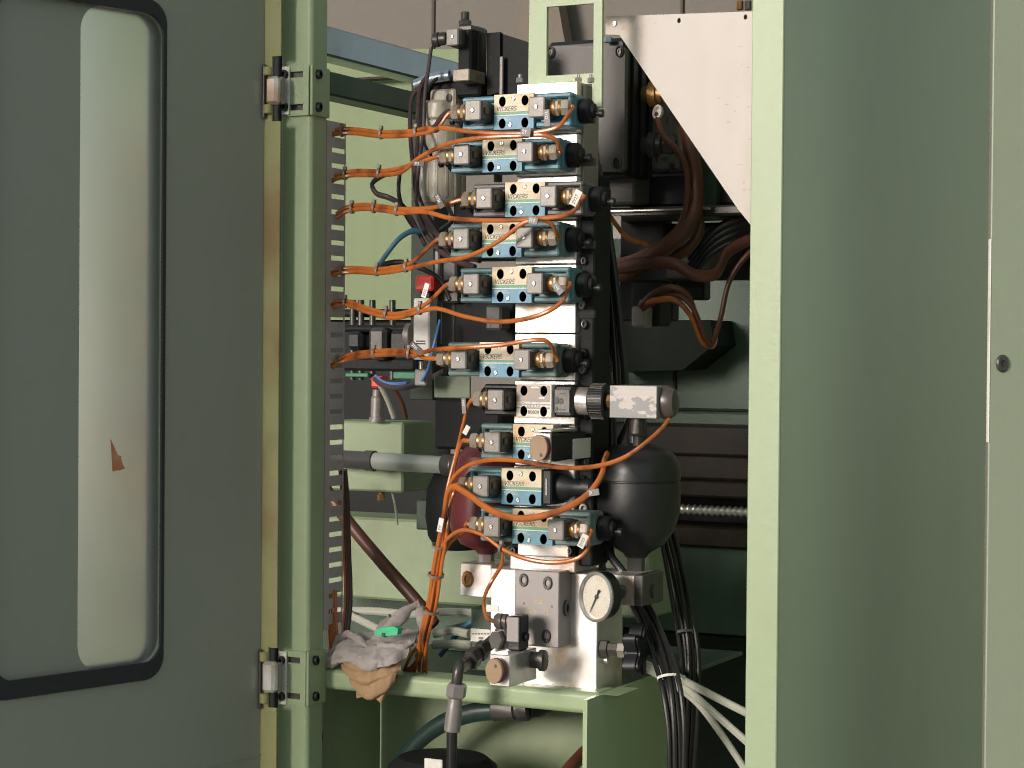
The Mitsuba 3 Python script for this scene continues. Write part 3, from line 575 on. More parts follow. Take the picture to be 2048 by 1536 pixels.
part(ga_, 'needle', cat(cyl(a, b, .0011, .0004, n=6), lathe(gc - gn * .003, gn, [(.003, 0), (.003, .0015), (.0015, .002)], 14), cyl(a, a + dirn * .004, .0018, n=8)), 'ink')
part(ga_, 'stem', tube([gc - gn * .030, gc - gn * .05 + [.01, 0, 0], P(1245, 1180, .0) + [0, -.001, 0]], .008, 10), 'dark_steel')
hwl = thing('handwheel', 'black lobed handwheel on a steel spindle at the right of the base manifold', 'handwheel')
xs_ = P(1194, 1300, 0)[0]; o = np.array([xs_ + .001, .012, P(1230, 1299, .012)[2]])
part(hwl, 'spindle', lathe(o, (1, 0, 0), [(.012, 0), (.012, .010), (.009, .011), (.009, .024), (.0065, .026), (.0065, .060)], 6), 'dark_steel')
part(hwl, 'lock_nut', lathe(o, (1, 0, 0), [(.0105, .025), (.0105, .035)], 6), 'bright_steel')
kp = Polygon([( (.024 + .0075 * math.cos(5 * t)) * math.cos(t), (.024 + .0075 * math.cos(5 * t)) * math.sin(t)) for t in np.linspace(0, 2 * math.pi, 80, endpoint=False)])
m = trimesh.creation.extrude_polygon(kp, .016, engine='earcut'); m2 = trimesh.creation.extrude_polygon(kp.buffer(-.003), .022, engine='earcut'); m2.apply_translation([0, 0, -.003]); m = cat(m, m2); v = m.vertices
part(hwl, 'knob', trimesh.Trimesh(np.c_[o[0] + .042 + v[:, 2], o[1] + v[:, 0] * .9, o[2] + v[:, 1] * 1.2], m.faces, process=False), 'black', 40)

# lower solenoid on the tray edge
ls = thing('drain_solenoid', 'solenoid with an upright grey plug and a tan disc, standing forward at the tray edge', 'solenoid')
YS = -.125; x0, x1, z0, z1 = pr(979, 1309, 1020, 1373, YS)
part(ls, 'block', bx(x0, x1, YS, YS + .078, z0, z1, .0012), 'bright_steel')
c = np.array([(x0 + x1) / 2 - .001, YS, (z0 + z1) / 2 + .001])
part(ls, 'ring', lathe(c, (0, -1, 0), [(.0165, 0), (.0165, .008), (.014, .010)], 26), 'maroon')
part(ls, 'disc', lathe(c + [0, -.0095, 0], (0, -1, 0), [(.0155, 0), (.0163, .002), (.0163, .005), (.0155, .006)], 30), 'tan')
part(ls, 'disc_mark', lathe(c + [.003, -.0157, .007], (0, -1, 0), [(.0024, 0), (.0024, .0003), (.0012, .0004)], 12), 'ink')
x0b, x1b, z0b, z1b = pr(1014, 1232, 1040, 1300, YS + .035)
pg = part(ls, 'plug', bx(x0b, x1b, YS + .035, YS + .062, z1 + .0005, z1b, .002), 'black')
part(pg, 'cover', bx(x0b + .0005, x1b - .0005, YS + .032, YS + .0348, z1 + .012, z1b - .001, .001), 'grey_steel')
part(pg, 'knob', lathe([x1b, YS + .05, (z0b + z1b) / 2 - .006], (1, 0, 0), [(.006, 0), (.006, .004), (.004, .005)], 14), 'black')
o = np.array([x0b, YS + .048, z1b - .010])
part(pg, 'gland', lathe(o, (-1, 0, 0), [(.008, 0), (.0085, .005), (.0105, .006), (.0105, .011), (.0085, .012), (.011, .013), (.011, .020), (.008, .024)], 14), 'plug_body')
tips['ls'] = o + [-.023, 0, 0]
part(ls, 'rear_fitting', lathe([x1, YS + .062, c[2] + .006], (1, 0, 0), [(.011, 0), (.011, .012), (.014, .013), (.014, .020), (.010, .021)], 16), 'dark_steel')
part(ls, 'stub_pipe', tube([(x1 + .02, YS + .062, c[2] + .006), (x1 + .03, YS + .09, c[2] + .006), (x1 + .03, .0, c[2] + .006)], .008), 'dark_steel')

# hose with elbow in front of the tray
eh = thing('elbow_hose', 'hydraulic hose with steel ferrule and a dark elbow, hanging in front of the tray', 'hose')
HYp = -.10
b0 = P(911, 1700, HYp); b1 = P(905, 1445, HYp); b2 = P(909, 1396, HYp); b3 = P(917, 1345, HYp)
part(eh, 'hose', tube([P(905, 1800, HYp), P(903, 1600, HYp), P(904, 1455, HYp)], .0095, 14), 'hose_black')
part(eh, 'ferrule', lathe(P(904, 1462, HYp), P(911, 1395, HYp) - P(904, 1462, HYp), [(.0105, 0), (.011, .002), (.0108, .030), (.0095, .034), (.009, .044)], 20), 'grey_steel')
part(eh, 'swivel_nut', lathe(P(911, 1395, HYp), P(917, 1350, HYp) - P(911, 1395, HYp), [(.0115, 0), (.0135, .002), (.0135, .016), (.011, .019)], 6, .2), 'grey_steel')
part(eh, 'elbow', tube([P(913, 1370, HYp), P(918, 1338, HYp), P(934, 1326, HYp + .03), P(985, 1283, HYp + .09)], .0098, 14), 'dark_steel')
q = P(936, 1325, HYp + .03); w_ = P(985, 1283, HYp + .09) - q
part(eh, 'union_nut', lathe(q, w_, [(.013, .004), (.015, .006), (.015, .020), (.012, .022)], 6), 'dark_steel')
part(eh, 'union_nut', lathe(q, w_, [(.012, .028), (.014, .030), (.014, .042), (.010, .046)], 6), 'dark_steel')
part(eh, 'port_fitting', lathe(P(990, 1280, -.04), (0, 1, 0), [(.013, 0), (.013, .012), (.016, .013), (.016, .039)], 6), 'dark_steel')

# accumulators
ra = thing('red_accumulator', 'dark red dome accumulator behind the lower valves', 'accumulator')
o = P(973, 1125, .045)
part(ra, 'shell', lathe(o, (0, 0, 1), [(.012, .012), (.016, .017), (.036, .026), (.050, .045), (.053, .060), (.053, .108), (.051, .128), (.044, .148), (.030, .160), (.012, .165)], 40), 'maroon')
part(ra, 'neck', lathe(o, (0, 0, 1), [(.011, 0), (.011, .012)], 6), 'grey_steel')
part(ra, 'cap', lathe(o, (0, 0, 1), [(.013, .164), (.013, .178), (.010, .184)], 10), 'red_plastic')
ba = thing('black_accumulator', 'large black egg shaped accumulator at the right of the valve stack', 'accumulator')
o = P(1272, 1135, .06)
sc_ = 1.0
prof = [(.014, .014), (.018, .020), (.038, .032), (.052, .052), (.0585, .078), (.0590, .105), (.0590, .116), (.0578, .1168), (.0578, .1182), (.0590, .119), (.0588, .130), (.0565, .142), (.050, .153), (.038, .161), (.022, .166), (.0145, .168), (.013, .196)]
part(ba, 'shell', lathe(o, (0, 0, 1), prof, 56), 'black_gloss')
part(ba, 'neck', lathe(o, (0, 0, 1), [(.012, -.004), (.012, .015)], 6), 'dark_steel')
part(ba, 'mount_block', pb(1268, 1150, 1286, 1213, .0, .07), 'dark_steel')

# ------------------------------------------------------------------ cables
def cable(l, r=.0031, mat='orange', label='', cat_='cable', group=None, name='control_cable'):
    return solo(name, tube(l, r, 9), mat, label, cat_, group)
CG = 'orange control cables in the valve cabinet'
def off(l, dv, dy=0.0): return [(u, v + dv, Y + dy) if not isinstance((u, v, Y), np.ndarray) else 0 for u, v, Y in l]
A0 = -.004
rows = [
 (0, [(656, 268, A0), (672, 260, A0), (700, 258, .0), (760, 264, -.02), (825, 262, -.04), (858, 256, -.05)], [(872, 262, -.06), (880, 252, -.065)], [(880, 256, -.075), (930, 262, -.095), (1000, 267, -.1), (1080, 263, -.1), (1118, 252, -.098), (1134, 232, -.09)]),
 (1, [(656, 360, A0), (672, 350, A0), (700, 343, 0), (765, 342, -.02), (805, 335, -.04)], [(845, 322, -.06)], [(835, 318, -.06), (890, 290, -.085), (950, 277, -.1), (1040, 272, -.1), (1092, 271, -.098), (1113, 281, -.09), (1118, 295, -.08)]),
 (2, [(672, 428, A0), (690, 416, 0), (720, 410, 0), (765, 413, -.02), (800, 418, -.04)], [(860, 416, -.055), (895, 408, -.065)], [(850, 424, -.06), (905, 437, -.09), (1000, 441, -.1), (1090, 436, -.1), (1132, 430, -.095), (1154, 416, -.085), (1158, 402, -.07)]),
 (3, [(656, 548, A0), (672, 540, A0), (700, 536, 0), (760, 538, -.02), (812, 530, -.04)], [(828, 522, -.05), (852, 500, -.06)], [(870, 524, -.075), (940, 511, -.1), (1000, 481, -.105), (1048, 446, -.105), (1084, 438, -.1), (1105, 450, -.09), (1114, 470, -.075)]),
 (4, [(658, 612, A0), (674, 603, A0), (692, 602, 0), (740, 618, -.02), (790, 628, -.03), (840, 615, -.045)], [(852, 608, -.05), (874, 588, -.06)], [(872, 617, -.06), (930, 633, -.08), (990, 643, -.09), (1050, 638, -.1), (1100, 621, -.1), (1127, 600, -.09), (1134, 580, -.075)]),
 (5, [(654, 735, A0), (670, 723, A0), (692, 712, 0), (745, 703, -.02), (805, 701, -.04), (826, 704, -.05)], [(850, 716, -.06)], [(860, 701, -.075), (925, 695, -.1), (1000, 690, -.1), (1060, 681, -.1), (1090, 681, -.095), (1104, 693, -.085), (1108, 708, -.07)])]
pairs = {}
for i, com, la, rb in rows:
    cable(com + [(u, v, y) for u, v, y in la] + [tips[(i, -1)] + [-.006, 0, 0], tips[(i, -1)]], label=f'orange cable from the duct to the left plug of the {ORD[i]} valve', group=None)
    com2 = [(u, v + 8, y - .003) for u, v, y in com]
    cable(com2 + rb + [tips[(i, 1)] + [.005, 0, 0], tips[(i, 1)] + [-.002, 0, 0]], label=f'orange cable from the duct across to the right plug of the {ORD[i]} valve', group=None)
    pairs[i] = (com, com2)
def along(l, u):
    for a, b in zip(l[:-1], l[1:]):
        if a[0] <= u <= b[0]:
            t = (u - a[0]) / (b[0] - a[0]); return tuple(a[k] + (b[k] - a[k]) * t for k in range(3)), (b[0] - a[0], b[1] - a[1])
    return l[-1], (1, 0)
def tie_mesh(p, tg, ra, rb, w=.0035):
    a, e, g = basis(tg); t = np.linspace(0, 2 * math.pi, 17)
    ringp = [p + e * math.cos(x) * ra + g * math.sin(x) * rb for x in t]
    inner = [p + e * math.cos(x) * (ra - .0012) + g * math.sin(x) * (rb - .0012) for x in t]
    V, F = [], []
    for k in range(17): V += [inner[k] - a * w / 2, ringp[k] - a * w / 2, ringp[k] + a * w / 2, inner[k] + a * w / 2]
    for k in range(16):
        for j in range(4):
            q = (j + 1) % 4; F += [(4 * k + j, 4 * k + q, 4 * k + 4 + q), (4 * k + j, 4 * k + 4 + q, 4 * k + 4 + j)]
    head = bx(-.0025, .0025, -.0025, .0025, -.002, .003, .0006); head.apply_translation(p + e * (ra + .0005) if abs(a[2]) > .7 else p + Zv * (max(ra, rb) + .001))
    return cat(trimesh.Trimesh(V, F, process=False), head)
where = {0: (684, 762, 832), 1: (690, 758), 2: (704, 748, 794), 3: (684, 754, 818), 4: (690, 772, 846), 5: (676, 748, 818)}
words = ('nearest the duct', 'halfway along', 'furthest from the duct')
for i, l in where.items():
    for k, u in enumerate(l):
        pa, tg = along(pairs[i][0], u); pb_, _ = along(pairs[i][1], u); p = (P(*pa) + P(*pb_)) / 2
        d = P(pa[0] + tg[0], pa[1] + tg[1], pa[2]) - P(*pa)
        solo('cable_tie', tie_mesh(p, d, .0052, .0075), 'tie', f'cable tie round the {ORD[i]} pair of orange cables, {words[k] if len(l) == 3 else (words[0], words[2])[k]}', 'cable tie')
# cables of the lower valves, gathered in one drop at the left of the stack
drop = [(905, 925, -.05), (893, 985, -.055), (883, 1060, -.06), (872, 1130, -.055), (860, 1210, -.045), (845, 1270, -.035)]
def drops(k, du, dv=0): return [(u + du, v, y - .002 * k) for u, v, y in drop[k:]]
cable([tips[(6, -1)], tips[(6, -1)] + [-.006, 0, -.002], (936, 812, -.06), (926, 850, -.055), (914, 900, -.05)] + drops(1, 0) + [(832, 1330, .0), (828, 1345, .01)], label='orange cable dropping from the grey plated valve, first of the lower bundle')
cable([tips[(7, -1)], tips[(7, -1)] + [-.006, 0, 0], (925, 882, -.06), (916, 905, -.055), (908, 940, -.05)] + drops(1, 7) + [(822, 1310, -.01), (806, 1345, .01)], label='orange cable dropping from the left plug of the eighth valve')
cable([tips[(8, -1)], tips[(8, -1)] + [-.006, 0, -.001], (908, 985, -.055), (900, 1010, -.06)] + drops(2, 12) + [(848, 1325, .0), (846, 1345, .01)], label='orange cable dropping from the left plug of the ninth valve')
cable([(1214, 908, -.03), (1208, 925, -.06), (1205, 945, -.075), (1190, 972, -.09), (1165, 997, -.1), (1110, 1025, -.11), (1040, 1037, -.115), (985, 1022, -.11), (935, 988, -.09), (908, 973, -.08), (896, 985, -.075), (888, 1030, -.07)] + drops(3, -3) + [(835, 1320, .0), (812, 1345, .01)], r=.0046, label='thick orange cable looping under the pilot coil and over the ninth valve')
cable([(1338, 838, -.035), (1325, 855, -.045), (1300, 878, -.055), (1250, 914, -.065), (1200, 931, -.075), (1140, 936, -.09), (1080, 929, -.1), (1020, 920, -.1), (960, 923, -.085), (922, 940, -.07), (900, 968, -.06), (890, 1010, -.06)] + drops(2, 4) + [(840, 1318, .0), (838, 1345, .01)], label='orange cable sagging from the pressure switch across the eighth and ninth valves')
cable([tips[(9, 1)] + [-.002, 0, 0], tips[(9, 1)] + [.005, 0, -.001], (1178, 1075, -.075), (1176, 1097, -.08), (1158, 1115, -.085), (1110, 1125, -.085), (1050, 1117, -.085), (1005, 1098, -.08), (965, 1070, -.075), (925, 1060, -.07), (895, 1078, -.065), (880, 1105, -.06)] + drops(4, 2) + [(842, 1312, -.005), (820, 1345, .01)], label='orange cable from the right plug of the lowest valve, curving back to the bundle')
cable([(1003, 1092, -.082), (1006, 1108, -.075), (1003, 1130, -.06), (985, 1160, -.05), (970, 1190, -.06), (968, 1215, -.07), (975, 1236, -.078), tips['ls'] + [-.006, 0, 0], tips['ls']], label='orange cable running down to the grey upright plug at the tray edge')
cable([tips[(9, -1)], tips[(9, -1)] + [-.008, 0, 0], (930, 1062, -.05), (900, 1085, -.055)] + [(u + 9, v, y) for u, v, y in drop[3:]] + [(852, 1315, 0), (852, 1345, .01)], label='orange cable from the left plug of the lowest valve, last of the lower bundle')
for k, (u, v) in enumerate(((876, 1092), (868, 1150), (858, 1222))):
    solo('cable_tie', tie_mesh(P(u + 4, v, -.058), P(u - 12, v + 80, -.05) - P(u, v, -.058), .0125, .011), 'tie', f'cable tie round the vertical orange bundle, {("upper", "middle", "lower")[k]} one', 'cable tie')
solo('cable_tie', tie_mesh(P(1003, 1096, -.08), P(1040, 1112, -.085) - P(1003, 1096, -.08), .006, .006), 'tie', 'cable tie on the orange cables under the lowest valve', 'cable tie')
# orange and dark cables falling inside the duct foot
for k, (u, mt, nm) in enumerate(((688, 'orange', 'orange'), (694, 'brown_hose', 'brown'), (699, 'purple_cable', 'dark'))):
    cable([(u - 8, 940, .03), (u - 3, 1000, .05), (u, 1100, .06), (u + 3, 1200, .06), (u - 4, 1285, .05), (u - 2, 1330, .04)], r=.0034, mat=mt, label=f'{nm} cable hanging beside the foot of the slotted duct')
for k, u in enumerate((657, 664, 671)):
    cable([(u, 1180, .0), (u + 1, 1240, .0), (u + 4, 1290, .005), (u + 8, 1335, .01)], r=.0032, label=f'orange cable leaving the bottom of the duct, {("left", "middle", "right")[k]} one of three')
solo('drain_hose', tube([(640, 960, .12), (690, 1035, .12), (760, 1120, .12), (835, 1205, .12), (870, 1250, .12)], .011, 12), 'brown_hose', 'dark brown hose slanting down in front of the pale bed beam', 'hose')

# cable markers
def marker(u, v, Y, w, h, ang, mat, label, s=None, ink='ink_white', yaw=0.0):
    t = thing('cable_marker', label, 'tag'); c = P(u, v, Y); m = bx(c[0] - w / 2, c[0] + w / 2, Y - .0008, Y + .0008, c[2] - h / 2, c[2] + h / 2, .0003)
    a = math.radians(ang); part(t, 'sleeve', rot(m, a, (0, 1, 0), c), mat)
    if s:
        lm = txt(s, h * .42, (c[0] - w * .38, Y - .0009, c[2] - h * .2), bold=True); part(t, 'lettering', rot(lm, a, (0, 1, 0), c), ink, False)
marker(1094, 236, -.102, .022, .0085, 86, 'marker_grey', 'grey tag hanging by the right plug of the topmost valve', '2Y12')
marker(1052, 264, -.107, .014, .0115, 8, 'marker_grey', 'grey tag across the two top orange cables', '2Y')
marker(838, 327, -.078, .016, .0075, 4, 'marker_black', 'black tag on the orange cables left of the second valve', '2Y3')
marker(879, 402, -.080, .021, .0085, 62, 'marker_black', 'black tag tilted at the left of the dark valve', '2Y24')
marker(1152, 396, -.100, .021, .0105, -62, 'white_plastic', 'white tag at the right end of the dark valve', '2Y17', 'ink_grey')
marker(1066, 441, -.114, .014, .0095, 12, 'marker_grey', 'grey tag where the third and fourth valve cables cross', '2Y3')
marker(851, 581, -.072, .020, .0075, -72, 'white_plastic', 'narrow white tag beside the red cap', '2Y20', 'ink_grey')
marker(1116, 577, -.098, .017, .0095, 48, 'marker_grey', 'grey tag on the right gland of the fifth valve', '2Y5')
marker(834, 697, -.066, .024, .0085, 38, 'marker_black', 'black tag on the sixth pair of orange cables', '2Y21')
marker(928, 812, -.063, .021, .0065, 86, 'marker_grey', 'grey tag on the cable beside the grey plated valve', '2Y13')
marker(933, 860, -.072, .013, .007, -60, 'white_plastic', 'small white tag above the red accumulator', None)
marker(881, 1050, -.082, .019, .0075, -78, 'white_plastic', 'white tag on the vertical orange bundle', '2Y9', 'ink_grey')
marker(1187, 985, -.098, .016, .0085, -10, 'marker_grey', 'grey green tag on the thick orange loop', '2Y')
marker(1166, 1082, -.094, .019, .0095, -64, 'white_plastic', 'white tag at the right end of the lowest valve', '2Y10', 'ink_grey')
marker(985, 1217, -.086, .018, .0095, 0, 'white_plastic', 'white tag above the grey upright plug', None)

# ------------------------------------------------------------------ upper group: pilot valve, dark plate, bracket, junction box
uv_ = thing('pilot_valve', 'black upright pilot valve with a grey square plug, at the top left of the stack', 'valve')
part(uv_, 'body', pb(915, 58, 941, 152, .085, .05, .003), 'black_matt')
part(uv_, 'side_plate', pb(936, 52, 956, 170, .105, .03, .003), 'black')
part(uv_, 'cap', pb(916, 50, 944, 62, .085, .045, .002), 'dark_steel')
a = P(930, 52, .11); part(uv_, 'stem', cat(cyl(a, a + [0, 0, .008], .009, n=6), cyl(a + [0, 0, .008], a + [0, 0, .020], .006, n=12)), 'dark_steel')
part(uv_, 'plug', pb(897, 56, 921, 93, .072, .03, .003), 'plug_body'); part(uv_, 'plug_cover', pb(892, 57, 916, 91, .062, .005, .0015), 'plug_cover')
part(uv_, 'plug_screw', slot_screw(P(905, 73, .062), (0, -1, 0), .003, .0015), 'bright_steel')
o = P(893, 76, .075); part(uv_, 'gland', lathe(o, (-1, 0, -.1), [(.008, 0), (.0095, .004), (.0095, .010), (.008, .011), (.0105, .012), (.0105, .019), (.007, .022)], 14), 'dark_steel')
part(uv_, 'base', pb(905, 138, 938, 162, .075, .05), 'nut_grey')
cable([o + [-.02, 0, -.002], (863, 95, .075), (858, 130, .07), (850, 190, .06), (847, 260, .05), (838, 330, .04), (832, 400, .05)], r=.0036, mat='purple_cable', label='dark cable curving down from the plug of the top pilot valve')
dp = thing('dark_bracket', 'black folded plate standing behind the topmost valve', 'bracket')
part(dp, 'plate', prism([(974, 66), (1000, 64), (1000, 185), (974, 190)], .12, .008), 'black_matt', False)
m = prism([(0, 0), (1, 0), (1, 1)], .1, .01) if False else None
x0 = P(997, 70, .12)[0]
part(dp, 'wing', prism([(1000, 66), (1056, 84), (1056, 190), (1000, 190)], .126, .006), 'black_matt', False)
part(dp, 'strap', pb(998, 112, 1006, 190, .116, .004), 'dark_steel')
gb_ = thing('lifting_bracket', 'pale green plate bracket with a square window above the valve stack', 'bracket')
YB = .028
fr_o = [(1060, -60), (1205, -60), (1203, 215), (1184, 215), (1184, 168), (1056, 170)]
x0, x1, z0, z1 = pr(1093, 10, 1187, 149, YB)
pl = Polygon([P(u, v, YB)[[0, 2]] for u, v in fr_o]).difference(Polygon([(x0, z0), (x1, z0), (x1, z1), (x0, z1)]))
part(gb_, 'plate', ext(pl, YB, YB + .006), 'green', False)
jb = thing('junction_box', 'black junction box with a grey lid and corner screws, behind the green bracket', 'junction box')
YJ = .20
part(jb, 'box', pb(1092, 79, 1252, 352, YJ + .012, .10, .006), 'black')
part(jb, 'lid', prism([(1097, 98), (1103, 92), (1243, 92), (1250, 98), (1248, 336), (1240, 343), (1100, 343), (1096, 336)], YJ, .0115), 'box_grey', False)
for u, v in ((1103, 105), (1240, 103), (1235, 326), (1104, 330)): part(jb, 'screw', cat(lathe(P(u, v, YJ), (0, -1, 0), [(.0085, 0), (.0085, .003), (.0062, .004), (.006, .0005), (0, .0005)], 18), bolt(P(u, v, YJ), (0, -1, 0), .0045, .003)), 'dark_steel')
xj = P(1252, 200, YJ + .012)[0]
for k in range(3): part(jb, 'side_rib', bx(xj, xj + .004, YJ + .03 + k * .03, YJ + .042 + k * .03, P(1250, 345, YJ)[2], P(1250, 90, YJ)[2], .001), 'black')
for v in (188, 290):
    o = np.array([xj, YJ + .065, PX(1275, v, xj)[2]])
    part(jb, 'cable_gland', lathe(o, (1, 0, 0), [(.013, .004), (.013, .014), (.019, .015), (.019, .026), (.014, .027), (.014, .034), (.010, .036)], 14), 'brass' if v < 200 else 'dark_steel')
    part(jb, 'gland_nut', lathe(o, (1, 0, 0), [(.012, .036), (.015, .038), (.015, .050), (.009, .056)], 6), 'brass' if v < 200 else 'dark_steel')
part(jb, 'bolt', cyl(P(1216, 74, .2), P(1216, 74, .2) + [0, 0, -.008], .007, n=6), 'sky_blue_steel')
# pale cover at the upper right
pc_ = thing('pale_cover', 'pale dirty sheet cover with a slanting lower edge at the upper right', 'cover')
YC = .10
part(pc_, 'sheet', prism([(1211, 33), (1640, 18), (1640, 560), (1503, 452), (1475, 417), (1239, 70), (1211, 69)], YC, .003, [(1358, 41, .0035), (1491, 34, .0035)]), 'cover_pale', False)
part(pc_, 'backing', prism([(1330, 33), (1640, 28), (1640, 60), (1330, 55)], YC + .004, .002), 'black_matt', False)
part(pc_, 'screw', slot_screw(P(1230, 47, YC), (0, -1, 0), .004, .002), 'bright_steel')
for u in (1480, 1496): part(pc_, 'top_bolt', cyl(P(u, 20, .14), P(u, 2, .14), .005, n=8), ('brass', 'dark_steel')[u > 1490])

# drive unit behind the pale cover
mo = thing('drive_unit', 'dark oily drive casting below the junction box and behind the pale cover', 'drive casting')
part(mo, 'casting', pb(1280, 150, 1520, 342, .34, .15, .006), 'casting')
part(mo, 'lower_box', pb(1255, 345, 1520, 412, .33, .2, .004), 'black')
part(mo, 'end_plate', pb(1195, 346, 1268, 408, .27, .06, .003), 'box_grey')
part(mo, 'foot_rail', pb(1195, 412, 1520, 432, .30, .12, .003), 'dark_steel')
part(mo, 'upright', pb(1398, 300, 1432, 440, .31, .02, .002), 'green_oily_dim')
part(mo, 'web', pb(1240, 434, 1330, 520, .40, .03, .003), 'black_matt')
part(mo, 'web', pb(1330, 445, 1520, 560, .42, .03, .003), 'rust_dark')
part(mo, 'pale_tab', pb(1226, 432, 1242, 478, .30, .003, .0005), 'cover_pale')
part(mo, 'web', pb(1238, 505, 1345, 642, .45, .03, .003), 'black_matt')
part(mo, 'web', pb(1345, 548, 1408, 600, .46, .03, .003), 'black_matt')
part(mo, 'clamp', pb(1260, 560, 1318, 652, .28, .05, .004), 'black_matt')
part(mo, 'clamp_cap', pb(1262, 612, 1290, 655, .25, .03, .003), 'grey_steel')
HG = 'brown hoses behind the valve stack'
for k, (l, r, lab) in enumerate((
 ([(1310, 222, .27), (1316, 240, .25), (1330, 275, .25), (1358, 305, .25), (1373, 340, .25), (1371, 420, .26), (1345, 470, .28), (1290, 505, .29), (1255, 520, .30), (1200, 530, .32)], .0058, 'thin brown hose falling from the white ringed inlet by the junction box'),
 ([(1368, 240, .30), (1382, 300, .28), (1392, 360, .27), (1392, 410, .27), (1372, 455, .27), (1330, 495, .27), (1280, 530, .28), (1240, 545, .28), (1180, 550, .30)], .0145, 'thickest brown conduit sweeping down behind the pale cover'),
 ([(1395, 420, .29), (1400, 460, .29), (1372, 500, .29), (1320, 520, .29), (1262, 528, .29), (1190, 532, .31)], .009, 'brown hose curving left under the thick conduit'),
 ([(1190, 545, .29), (1250, 532, .26), (1300, 525, .24), (1350, 528, .24), (1390, 550, .25), (1430, 548, .27), (1455, 505, .30), (1500, 480, .32), (1560, 470, .34)], .009, 'brown hose swinging right below the conduits'),
 ([(1280, 612, .24), (1310, 585, .23), (1345, 575, .23), (1375, 590, .24), (1395, 640, .25), (1420, 690, .27), (1440, 640, .29), (1460, 560, .30), (1500, 505, .31), (1560, 470, .33)], .0050, 'brown cable making a deep U at the right rear'),
 ([(1282, 606, .24), (1312, 600, .23), (1350, 600, .23), (1380, 630, .24), (1405, 685, .26), (1425, 692, .28), (1432, 660, .32)], .0045, 'orange brown cable curving down beside the deep U'),
 ([(1284, 618, .24), (1320, 598, .235), (1355, 590, .235), (1385, 615, .24), (1412, 680, .26), (1428, 688, .29)], .0045, 'brown cable between the two curving cables at the right rear'),
 ([(1200, 405, .12), (1225, 440, .14), (1255, 475, .18), (1300, 490, .24)], .004, 'thin orange brown cable crossing behind the dark hoses'))):
    cable(l, r=r, mat='orange' if k in (5, 7) else 'brown_hose', label=lab, cat_='hose' if r > .006 else 'cable', name='brown_hose' if r > .006 else 'brown_cable')
part(mo, 'inlet_ring', lathe(P(1318, 226, .255), (-.3, -1, .3), [(.011, 0), (.011, .005), (.008, .006), (.007, 0)], 16), 'white_plastic')
for k in range(4):
    cable([(1520, 425 + 13 * k, .36), (1470, 440 + 14 * k, .34), (1420, 470 + 13 * k, .33), (1380, 520 + 12 * k, .33)], r=.0075, mat='hose_black', label=f'black hose arching out of the right rear, {("topmost", "second", "third", "lowest")[k]} of four', cat_='hose', name='black_hose')
part(mo, 'strip', pb(1195, 418, 1420, 422, .285, .004, .0006), 'bright_steel')

# black hoses to the right of the manifold
hs = [([(1185, 240, .12), (1192, 330, .11), (1205, 420, .10), (1215, 520, .10), (1225, 620, .10), (1232, 720, .10), (1236, 800, .10)], .0075),
      ([(1196, 330, .10), (1212, 430, .09), (1228, 540, .09), (1240, 650, .09), (1250, 760, .09), (1246, 830, .09)], .007),
      ([(1182, 360, .09), (1190, 450, .08), (1196, 540, .08), (1204, 640, .08), (1212, 740, .08), (1222, 830, .08), (1225, 900, .08)], .0085),
      ([(1172, 400, .07), (1176, 520, .07), (1182, 640, .07), (1190, 760, .07), (1200, 880, .07), (1208, 1000, .07), (1222, 1120, .07)], .0085),
      ([(1200, 560, .11), (1216, 660, .11), (1232, 740, .11), (1262, 800, .12)], .006),
      ([(1285, 770, .12), (1262, 830, .11), (1240, 880, .10), (1228, 930, .10)], .0055),
      ([(1180, 900, .06), (1188, 1000, .06), (1196, 1080, .06), (1206, 1140, .05)], .0065),
      ([(1195, 1060, .05), (1220, 1110, .05), (1250, 1150, .05), (1275, 1200, .05)], .0065)]
for k, (l, r) in enumerate(hs): cable(l, r=r, mat='hose_black', label=f'black hose beside the manifold column, {("first", "second", "third", "fourth", "fifth", "sixth", "seventh", "eighth")[k]} of the run from the top', cat_='hose', group=None, name='black_hose')
sb = thing('side_plate', 'dark plate along the right side of the manifold column', 'plate')
part(sb, 'plate', pb(1172, 350, 1200, 1130, .075, .03, .003), 'black_matt')
part(sb, 'cover_strip', bx(mx1 + .004, mx1 + .024, .006, .060, P(1160, 1132, .006)[2], P(1160, 372, .006)[2], .002), 'black_matt')
for k in range(16):
    v = 395 + k * 44 + rng.uniform(-10, 10); u = 1166 + rng.uniform(-4, 10); o = P(u, v, .0045); rr = rng.uniform(.004, .0085)
    part(sb, 'screw_plug', lathe(o, (.25, -1, rng.uniform(-.2, .2)), [(rr, -.004), (rr, .003), (rr * .8, .006), (rr * .5, .0062), (rr * .45, .002)], 6 if k % 2 else 14), ('dark_steel', 'black', 'grey_steel')[k % 3])
for v in (408, 470, 545, 640, 700): part(sb, 'fitting', lathe(P(1186, v, .075), (.4, -1, 0), [(.010, 0), (.010, .012), (.007, .013), (.007, .022)], 6), 'dark_steel')
